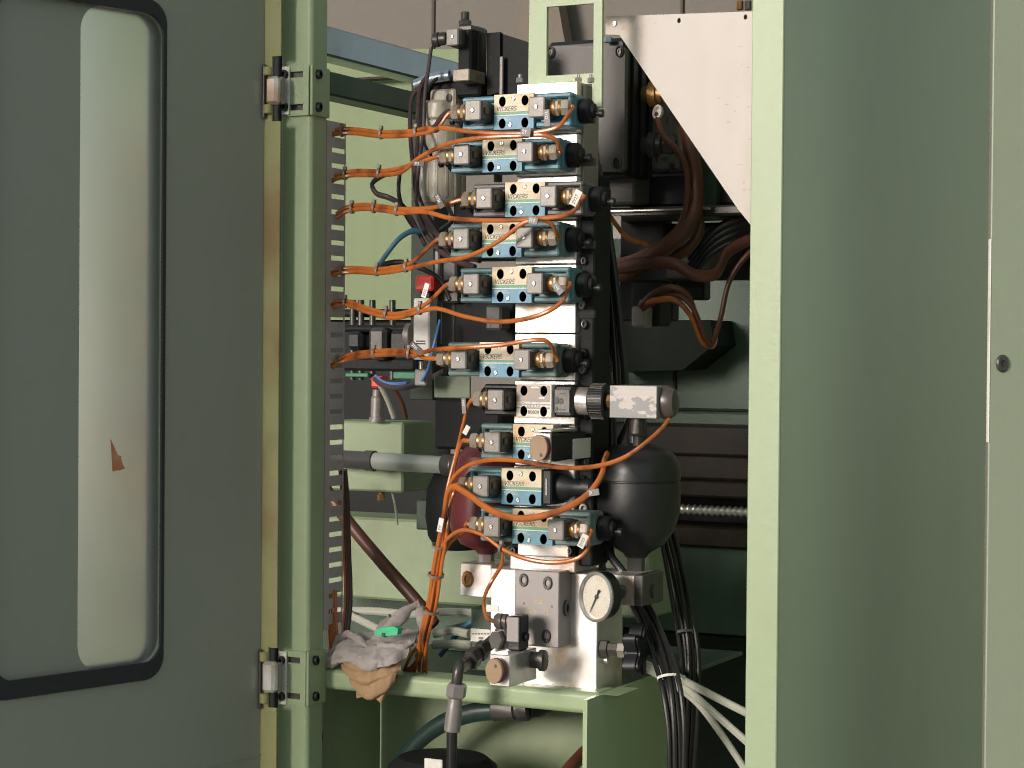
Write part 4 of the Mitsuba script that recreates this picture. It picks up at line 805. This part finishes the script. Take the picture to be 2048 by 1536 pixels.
# hose bundles at the lower right
for b, (base, sp, n, w1) in enumerate((([(1272, 1190, .08), (1304, 1250, .05), (1324, 1305, .03), (1340, 1370, .0), (1348, 1450, -.01), (1350, 1560, -.01), (1350, 1700, 0)], 10, 5, 'front'), ([(1335, 1060, .20), (1352, 1130, .18), (1368, 1220, .16), (1378, 1310, .15), (1376, 1420, .14), (1370, 1560, .14), (1370, 1700, .14)], 10, 5, 'rear'))):
    for k in range(n):
        o2 = (k - (n - 1) / 2) * sp; l = [(u + o2 * (.75 + .25 * math.sin(j + k)), v - o2 * .25, Y + .006 * (k % 2)) for j, (u, v, Y) in enumerate(base)]
        cable(l, r=.0044, mat='hose_black', label=f'black hose in the {w1} bundle right of the handwheel, {("first", "second", "third", "fourth", "fifth")[k]} from the left', cat_='hose', name='black_hose')
solo('cable_tie', tie_mesh(P(1340, 1356, .008), P(1348, 1450, -.01) - P(1332, 1335, .02), .0175, .014), 'white_plastic', 'pale cable tie round the front bundle of black hoses', 'cable tie')
solo('cable_tie', tie_mesh(P(1373, 1263, .155), P(1378, 1310, .15) - P(1368, 1220, .16), .020, .012), 'marker_grey', 'grey cable tie round the rear bundle of black hoses', 'cable tie')
for k, l in enumerate(([(1270, 1318, .14), (1300, 1332, .12), (1345, 1350, .10), (1400, 1378, .08), (1450, 1404, .07), (1510, 1434, .06)], [(1275, 1325, .13), (1340, 1358, .10), (1385, 1388, .08), (1440, 1436, .07), (1510, 1498, .06)], [(1280, 1330, .12), (1350, 1370, .10), (1395, 1406, .09), (1440, 1464, .08), (1505, 1562, .07)])):
    cable(l, r=.0056, mat='clear_hose', label=f'cloudy clear hose running off to the lower right, {("upper", "middle", "lower")[k]} of three', cat_='hose', name='clear_hose')

# ------------------------------------------------------------------ left clutter: tank, dark cables, red capped valves, green box
tk = thing('filter_bowl', 'cream ribbed filter bowl behind the upper valves', 'filter')
o = P(885, 412, .13)
part(tk, 'bowl', lathe(o, (0, 0, 1), [(.020, 0), (.030, .004), (.0325, .012), (.0335, .10), (.0335, .112), (.035, .114), (.035, .120), (.033, .122)], 40), 'tank')
part(tk, 'head', lathe(o, (0, 0, 1), [(.034, .1225), (.036, .125), (.036, .145), (.030, .150)], 30), 'tank')
ribs = []
for k in range(14):
    a = k * 2 * math.pi / 14; ribs.append(rot(bx(.0315, .0338, -.0025, .0025, .01, .11, .001), a, (0, 0, 1), (0, 0, 0)))
rb = cat(*ribs); rb.apply_translation(o); part(tk, 'rib', rb, 'tank', 20, kind='stuff')
fh = thing('hydraulic_block', 'dark hydraulic block above and behind the cream filter bowl', 'block')
part(fh, 'block', pb(840, 150, 960, 196, .11, .06, .004), 'black_matt')
part(fh, 'port_plate', pb(858, 178, 910, 232, .105, .03, .003), 'tank')
part(fh, 'port', lathe(P(899, 196, .105), (0, -1, 0), [(.006, 0), (.006, .002), (.003, .0025)], 14), 'ink')
part(fh, 'pipe', tube([(830, 170, .1), (860, 158, .1), (900, 150, .1)], .008), 'sky_blue_steel')
part(fh, 'rear_block', pb(920, 150, 1030, 300, .13, .05, .004), 'black_matt')
part(fh, 'rear_block', pb(905, 395, 1030, 520, .12, .05, .004), 'black_matt')
part(fh, 'rear_block', pb(905, 590, 1030, 690, .10, .05, .004), 'black_matt')
part(fh, 'rear_slab', pb(970, 610, 1002, 660, .05, .03, .003), 'valve_black')
part(fh, 'tie_rod', cyl(P(996, 340, .05), P(996, 364, .05), .006), 'dark_steel')
part(fh, 'light_plate', pb(868, 752, 940, 796, .10, .004, .001), 'green_lit2')
part(fh, 'lower_slab', pb(868, 798, 1000, 900, .16, .05, .004), 'black_matt')
dark = [([(842, 172, .09), (826, 190, .09), (820, 240, .08), (826, 330, .08), (840, 400, .08), (868, 450, .07), (905, 480, .06)], .0042, 'purple_cable', 'outermost dark cable looping left of the cream filter bowl'),
        ([(858, 150, .10), (842, 172, .09), (836, 230, .09), (834, 320, .08), (830, 370, .08), (850, 440, .07), (900, 500, .05), (960, 520, .0)], .0046, 'purple_cable', 'dark cable sweeping from the filter head under the fourth valve'),
        ([(900, 145, .10), (870, 160, .095), (850, 190, .09), (842, 240, .08), (850, 290, .07), (862, 310, .06)], .003, 'hose_black', 'thin black cable looping over the filter head'),
        ([(828, 395, .07), (836, 430, .07), (860, 480, .06), (900, 515, .05), (950, 535, .03)], .0048, 'purple_cable', 'second dark cable passing under the fourth valve'),
        ([(836, 390, .06), (850, 430, .06), (876, 470, .05), (920, 505, .04)], .0048, 'purple_cable', 'third dark cable passing behind the fourth valve'),
        ([(795, 340, .04), (760, 354, .05), (744, 368, .05), (752, 386, .05), (780, 396, .05), (806, 412, .06), (826, 444, .06), (850, 490, .06)], .0042, 'purple_cable', 'dark cable making a small hook below the second orange pair'),
        ([(800, 338, .05), (798, 390, .05), (812, 430, .06), (840, 470, .06)], .004, 'hose_black', 'black cable hanging from the second orange pair'),
        ([(752, 540, .01), (772, 510, .02), (800, 476, .03), (822, 463, .04), (842, 462, .05)], .0042, 'blue_cable', 'blue cable rising from the fourth orange pair'),
        ([(760, 530, .03), (800, 524, .04), (850, 540, .05), (880, 560, .06), (900, 600, .06)], .004, 'hose_black', 'black cable trailing past the red cap'),
        ([(900, 222, .05), (882, 236, .04), (872, 252, .04), (858, 262, .05)], .005, 'purple_cable', 'short dark cable looped at the left gland of the topmost valve'),
        ([(895, 410, .05), (905, 440, .04), (885, 458, .05), (868, 470, .06)], .004, 'hose_black', 'short black cable looped at the left of the dark valve'),
        ([(880, 640, .06), (868, 690, .05), (855, 740, .05), (843, 762, .05)], .0026, 'blue_bright', 'thin blue wire hanging left of the sixth valve')]
for l, r, mt, lab in dark: cable(l, r=r, mat=mt, label=lab, name='dark_cable' if mt != 'blue_bright' else 'blue_wire')
rv = thing('red_cap_valve', 'white indicator block with a red cap, left of the fifth valve', 'valve')
part(rv, 'cap', pb(829, 551, 866, 582, .05, .03, .003), 'red_plastic'); part(rv, 'collar', pb(838, 583, 860, 598, .055, .02, .002), 'black')
part(rv, 'block', pb(826, 596, 858, 720, .05, .025, .002), 'white_plastic')
part(rv, 'mark', cat(pb(832, 681, 850, 683.5, .049, .0006, 0), pb(832, 686, 850, 688.5, .049, .0006, 0)), 'ink', False)
part(rv, 'lower_block', pb(828, 738, 852, 772, .055, .02, .002), 'grey_steel'); part(rv, 'rod', cyl(P(842, 722, .065), P(842, 740, .065), .003), 'bright_steel')
part(rv, 'side_disc', lathe(P(824, 672, .06), (-1, 0, 0), [(.018, 0), (.018, .008), (.014, .010)], 24), 'grey_steel')
cy = thing('slide_cylinder', 'dark grey upright cylinder right of the white indicator block', 'cylinder')
part(cy, 'barrel', pb(880, 520, 912, 690, .10, .03, .003), 'valve_black'); part(cy, 'side_rod', pb(868, 500, 878, 600, .09, .01, .002), 'grey_steel')
part(cy, 'head', pb(872, 575, 918, 606, .085, .04, .003), 'dark_steel'); part(cy, 'fitting', lathe(P(868, 656, .08), (-1, -.3, 0), [(.006, 0), (.006, .01)], 6), 'bright_steel')
# gantry of rods in the left middle
gr_ = thing('rod_group', 'dark group of guide rods and clamps in front of the lit rear sheet', 'linkage')
part(gr_, 'upper_bar', pb(680, 618, 822, 634, .28, .03, .004), 'black_matt')
part(gr_, 'lower_bar', pb(680, 650, 822, 664, .26, .03, .004), 'black_matt')
for u in (706, 722, 745, 785): part(gr_, 'rod', cyl(P(u, 600, .27), P(u, 760, .27), .005), 'dark_steel')
part(gr_, 'clamp', pb(735, 655, 770, 720, .24, .04, .006), 'dark_steel'); part(gr_, 'clamp', pb(692, 662, 722, 700, .25, .04, .006), 'black')
part(gr_, 'clamp', pb(776, 660, 815, 712, .25, .04, .006), 'black'); part(gr_, 'plate', pb(680, 715, 830, 742, .26, .03, .004), 'black_matt')
part(gr_, 'green_strip', pb(690, 746, 736, 754, .25, .01, .001), 'emerald'); part(gr_, 'green_strip', pb(786, 744, 830, 758, .25, .01, .001), 'emerald')
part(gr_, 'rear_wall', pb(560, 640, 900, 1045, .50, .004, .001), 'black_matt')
rv2 = thing('red_cap_sensor', 'small sensor with a red cap standing on the green box', 'sensor')
part(rv2, 'cap', pb(741, 752, 765, 776, .20, .02, .003), 'red_plastic'); o = P(754, 840, .21)
part(rv2, 'barrel', lathe(o, (0, 0, 1), [(.012, -.002), (.012, .004), (.0095, .005), (.0095, .034), (.007, .036), (.007, .046)], 18), 'grey_steel')
for k, (l, mt) in enumerate((([(748, 756, .19), (762, 768, .185), (790, 776, .18), (830, 770, .16), (870, 752, .12), (890, 742, .10)], 'purple_cable'), ([(750, 752, .19), (770, 766, .185), (800, 768, .18), (815, 766, .17)], 'blue_bright'), ([(760, 770, .19), (775, 800, .20), (788, 836, .21)], 'clear_hose'), ([(790, 780, .19), (806, 810, .20), (812, 836, .21)], 'brown_hose'))):
    cable(l, r=(.0045, .003, .005, .0045)[k], mat=mt, label=('dark cable bowing from the red capped sensor to the sixth valve', 'bright blue wire at the red capped sensor', 'cloudy hose entering the top of the green box', 'brown hose entering the top of the green box')[k], name='sensor_lead')
gbx = thing('green_box', 'pale green square box at the left, crossed by a steel pipe', 'gearbox')
part(gbx, 'housing', pb(640, 843, 806, 982, .22, .10, .003), 'green_dimmed')
part(gbx, 'drain_screw', cat(cyl(P(763, 984, .24), P(763, 1000, .24), .005), cyl(P(763, 988, .24), P(763, 1001, .24), .0065, n=6)), 'brass')
part(gbx, 'oil_pipe', tube([(784, 984, .24), (790, 1010, .24), (795, 1050, .24)], .0025), 'clear_hose')
pp = thing('steel_pipe', 'grey steel pipe running level across the green box', 'pipe')
a, b = P(668, 917, .20), P(925, 920, .13); b[2] = a[2]
ax = b - a; L = np.linalg.norm(ax)
part(pp, 'pipe', lathe(a, ax, [(.0130, 0), (.0130, L)], 24), 'pipe_steel'); part(pp, 'sleeve', lathe(a, ax, [(.0135, 0), (.0135, L * .26), (.0155, L * .265), (.0155, L * .33), (.0125, L * .335)], 24), 'dark_steel')
part(pp, 'collar', lathe(a, ax, [(.014, L * .86), (.017, L * .87), (.017, L * .93), (.015, L * .94), (.018, L * .95), (.018, L)], 20), 'dark_steel')
dm2 = thing('pump_housing', 'dark rounded pump housing behind the red accumulator', 'pump')
part(dm2, 'shell', lathe(P(912, 1098, .20), (0, 0, 1), [(.03, 0), (.042, .02), (.046, .05), (.044, .09), (.032, .115), (.018, .12)], 30), 'black_matt')
part(dm2, 'foot', pb(832, 1000, 866, 1060, .24, .03, .002), 'green_oily_dim')
# grey labelled box and pale pipes low left
gb2 = thing('relay_box', 'grey box with a white printed sticker behind the tray edge', 'box')
part(gb2, 'body', pb(941, 1216, 986, 1342, .03, .05, .002), 'green_oily_dim'); part(gb2, 'sticker', pb(941, 1258, 981, 1284, .0285, .001, .0003), 'white_plastic')
part(gb2, 'print', cat(*[pb(944 + 6 * k, 1266, 948 + 6 * k, 1269, .0275, .0004, 0) for k in range(6)], pb(957, 1274, 966, 1279, .0275, .0004, 0)), 'ink_grey', False)
for k, (l, mt, lab) in enumerate((([(660, 1222, .26), (740, 1222, .26), (820, 1228, .25), (900, 1224, .22), (990, 1230, .16)], 'clear_hose', 'pale pipe running level behind the rag'), ([(670, 1216, .25), (720, 1240, .24), (790, 1272, .2), (850, 1280, .16)], 'clear_hose', 'pale pipe slanting down behind the rag'),
    ([(868, 1268, .08), (900, 1262, .08), (938, 1268, .06)], 'clear_hose', 'pale blue sleeved cable entering the grey box'), ([(880, 1310, .10), (920, 1262, .10), (960, 1230, .10)], 'blue_cable', 'blue cable rising behind the grey box'), ([(866, 1290, .07), (910, 1288, .07), (945, 1290, .06)], 'clear_hose', 'pale cable below the blue one at the grey box'))):
    cable(l, r=.0062 if k != 3 else .005, mat=mt, label=lab, name='pale_pipe' if k < 2 else 'box_cable', cat_='pipe' if k < 2 else 'cable')
# green hose and pump under the tray
gh = thing('green_hose', 'thick dark green hose curving under the tray with a crimped steel end', 'hose')
Yg = .05
part(gh, 'hose', tube([(770, 1620, Yg), (790, 1545, Yg), (830, 1490, Yg), (880, 1450, Yg), (940, 1427, Yg), (1000, 1420, Yg)], .0135, 16), 'hose_green')
o = P(986, 1421, Yg); d = P(1060, 1418, Yg) - o
part(gh, 'ferrule', lathe(o, d, [(.0145, 0), (.0155, .002), (.0155, .034), (.012, .036), (.012, .040), (.0165, .041), (.0165, .056), (.012, .058)], 10), 'dark_steel')
part(gh, 'elbow', tube([P(1058, 1418, Yg), P(1080, 1416, Yg + .02), P(1098, 1408, Yg + .09)], .0125, 12), 'black')
pm = thing('pump_motor', 'dark round pump top at the lower edge under the tray', 'pump')
o = P(885, 1560, -.02)
part(pm, 'shell', lathe(o, (0, 0, 1), [(.075, -.05), (.075, .02), (.060, .032), (.02, .036)], 44), 'black_matt')
part(pm, 'name_tag', pb(848, 1518, 884, 1560, -.108, .002), 'white_plastic')
solo('suction_hose', tube([(1120, 1560, .03), (1150, 1525, .06), (1185, 1490, .10)], .011), 'brown_hose', 'red brown hose end beside the gusset plate at the lower edge', 'hose')

# ------------------------------------------------------------------ rag and green clip
rgk = thing('rag', 'crumpled grey and tan cloth rag draped over the tray lip', 'rag')
def sheet(fn, nu, nv, th=.0022):
    U, Vv = np.meshgrid(np.linspace(0, 1, nu), np.linspace(0, 1, nv), indexing='ij'); p = fn(U, Vv).reshape(-1, 3); I = np.arange(nu * nv).reshape(nu, nv)
    F = np.concatenate([np.stack([I[:-1, :-1], I[1:, :-1], I[1:, 1:]], -1).reshape(-1, 3), np.stack([I[:-1, :-1], I[1:, 1:], I[:-1, 1:]], -1).reshape(-1, 3)])
    m = trimesh.Trimesh(p, F, process=False); n = m.vertex_normals; q = p - n * th
    b = np.r_[I[:, 0], I[-1, 1:], I[-2::-1, -1], I[0, -2:0:-1]]; k = len(p)
    S = [(b[i], b[(i + 1) % len(b)], k + b[(i + 1) % len(b)]) for i in range(len(b))] + [(b[i], k + b[(i + 1) % len(b)], k + b[i]) for i in range(len(b))]
    return trimesh.Trimesh(np.vstack([p, q]), np.vstack([F, F[:, ::-1] + k, S]), process=False)
def interp(l, t):
    c = spline(l, .004); s = np.r_[0, np.cumsum(np.linalg.norm(np.diff(c, axis=0), axis=1))]; s /= s[-1]; return np.stack([np.interp(t, s, c[:, k]) for k in range(3)], -1)
def loft(rows, nu=60, nv=60, amp=.003, fr_=30, seed=0, th=.0022, fold=0.0, nf=3.0):
    R = [pts3(r) for r in rows]
    def fn(U, Vv):
        cs = np.stack([interp(r, U[:, 0]) for r in R], 1); out = np.zeros(U.shape + (3,))
        for i in range(U.shape[0]): out[i] = interp(cs[i], Vv[0])
        q = out * fr_; dx = meshkit.fbm(q + 11 + seed, 3, seed) - .5; dz = meshkit.fbm(q + 41 + seed, 3, seed + 5) - .5
        rid = 1 - np.abs(2 * meshkit.noise(q * np.array([1.5, 1.5, .35]) + 77 + seed, seed) - 1)
        out[..., 1] -= amp * (2 * dx + 1.1 * rid); out[..., 2] += amp * 1.2 * dz; out[..., 0] += amp * dz
        q2 = out * fr_ * 2.7; out[..., 1] -= .35 * amp * .4 * (1 - np.abs(2 * meshkit.noise(q2 + 5, seed + 9) - 1)) ** 2; out[..., 0] += .2 * amp * (meshkit.noise(q2 * 1.7 + 3, seed + 2) - .5)
        if fold:
            w = nf * Vv + .35 * np.sin(5 * U + seed) + .6 * dx; out[..., 1] -= fold * (.35 + .65 * U) * (np.abs(np.sin(math.pi * w)) ** .7 - .3)
            out[..., 2] += .35 * fold * U * np.sin(2 * math.pi * w + 1)
        return out
    return sheet(fn, nu, nv, th)
tan_ = loft([[(672, 1300, -.02), (706, 1306, -.036), (750, 1308, -.040), (790, 1304, -.036), (826, 1290, -.02)], [(690, 1340, -.042), (712, 1346, -.052), (752, 1350, -.056), (784, 1346, -.052), (806, 1335, -.042)],
             [(714, 1370, -.044), (726, 1372, -.054), (754, 1376, -.060), (780, 1372, -.054), (794, 1360, -.044)], [(722, 1394, -.044), (736, 1398, -.052), (752, 1402, -.056), (768, 1398, -.052), (776, 1386, -.044)]], amp=.004, fr_=46, seed=3, fold=.015, nf=3.3, nu=90, nv=90)
part(rgk, 'hanging_end', tan_, 'rag_tan', True, label='tan hanging end of the rag')
grey = loft([[(672, 1290, .03), (705, 1268, .03), (745, 1262, .03), (790, 1264, .03), (846, 1262, .03)], [(655, 1312, .0), (690, 1290, -.01), (740, 1288, -.015), (790, 1286, -.015), (835, 1284, .0)],
             [(668, 1326, -.025), (700, 1312, -.045), (748, 1318, -.055), (790, 1310, -.05), (826, 1300, -.03)], [(682, 1320, -.036), (712, 1324, -.052), (750, 1340, -.06), (790, 1326, -.056), (820, 1308, -.036)]], amp=.008, fr_=40, seed=9, fold=.008, nf=4.2, nu=90, nv=90)
part(rgk, 'main_fold', grey, 'rag_grey', True)
def roll(l, r, seed, mat='rag_grey', name='fold'):
    m = tube(l, r, 22, .003, lambda t, i: r * (.82 + .3 * math.sin(math.pi * min(1, t * 1.15)))); v = m.vertices; q = v * 40 + seed
    m.vertices = v + m.vertex_normals * ((meshkit.fbm(q, 3, seed) - .5) * .010 - .003 * np.abs(2 * meshkit.noise(q * [1.2, 1.2, .5], seed + 3) - 1) - .0022 * (1 - np.abs(2 * meshkit.noise(q * 2.6, seed + 6) - 1)) ** 2)[:, None]; part(rgk, name, m, mat, True)
roll([(742, 1290, .0), (768, 1268, .0), (796, 1238, .01), (822, 1216, .02), (842, 1206, .03)], .0125, 4)
roll([(748, 1282, .03), (768, 1258, .035), (786, 1238, .04)], .012, 6)
roll([(838, 1212, .03), (848, 1250, .03), (846, 1290, .03), (832, 1318, .02)], .011, 8)
roll([(645, 1322, -.02), (664, 1324, -.028), (690, 1308, -.035), (720, 1300, -.04)], .0085, 12)
roll([(664, 1310, .0), (676, 1282, .0), (694, 1268, .0), (712, 1276, -.01), (740, 1300, -.03), (762, 1318, -.05)], .0075, 15)
roll([(750, 1296, -.03), (780, 1300, -.04), (806, 1296, -.04), (826, 1282, -.03)], .009, 21)
ck = thing('green_clip', 'bright green plastic clip lying on the crumpled rag', 'clip')
part(ck, 'body', prism([(747, 1262), (762, 1255), (788, 1253), (796, 1258), (794, 1270), (770, 1272), (766, 1276), (760, 1272), (749, 1268)], -.045, .012), 'clip_green', False)
part(ck, 'edge', prism([(752, 1262), (792, 1258), (790, 1261), (754, 1265)], -.0462, .0012), 'clip_green', False)
part(ck, 'notch', pb(763, 1266, 769, 1274, -.047, .002, .0003), 'ink')
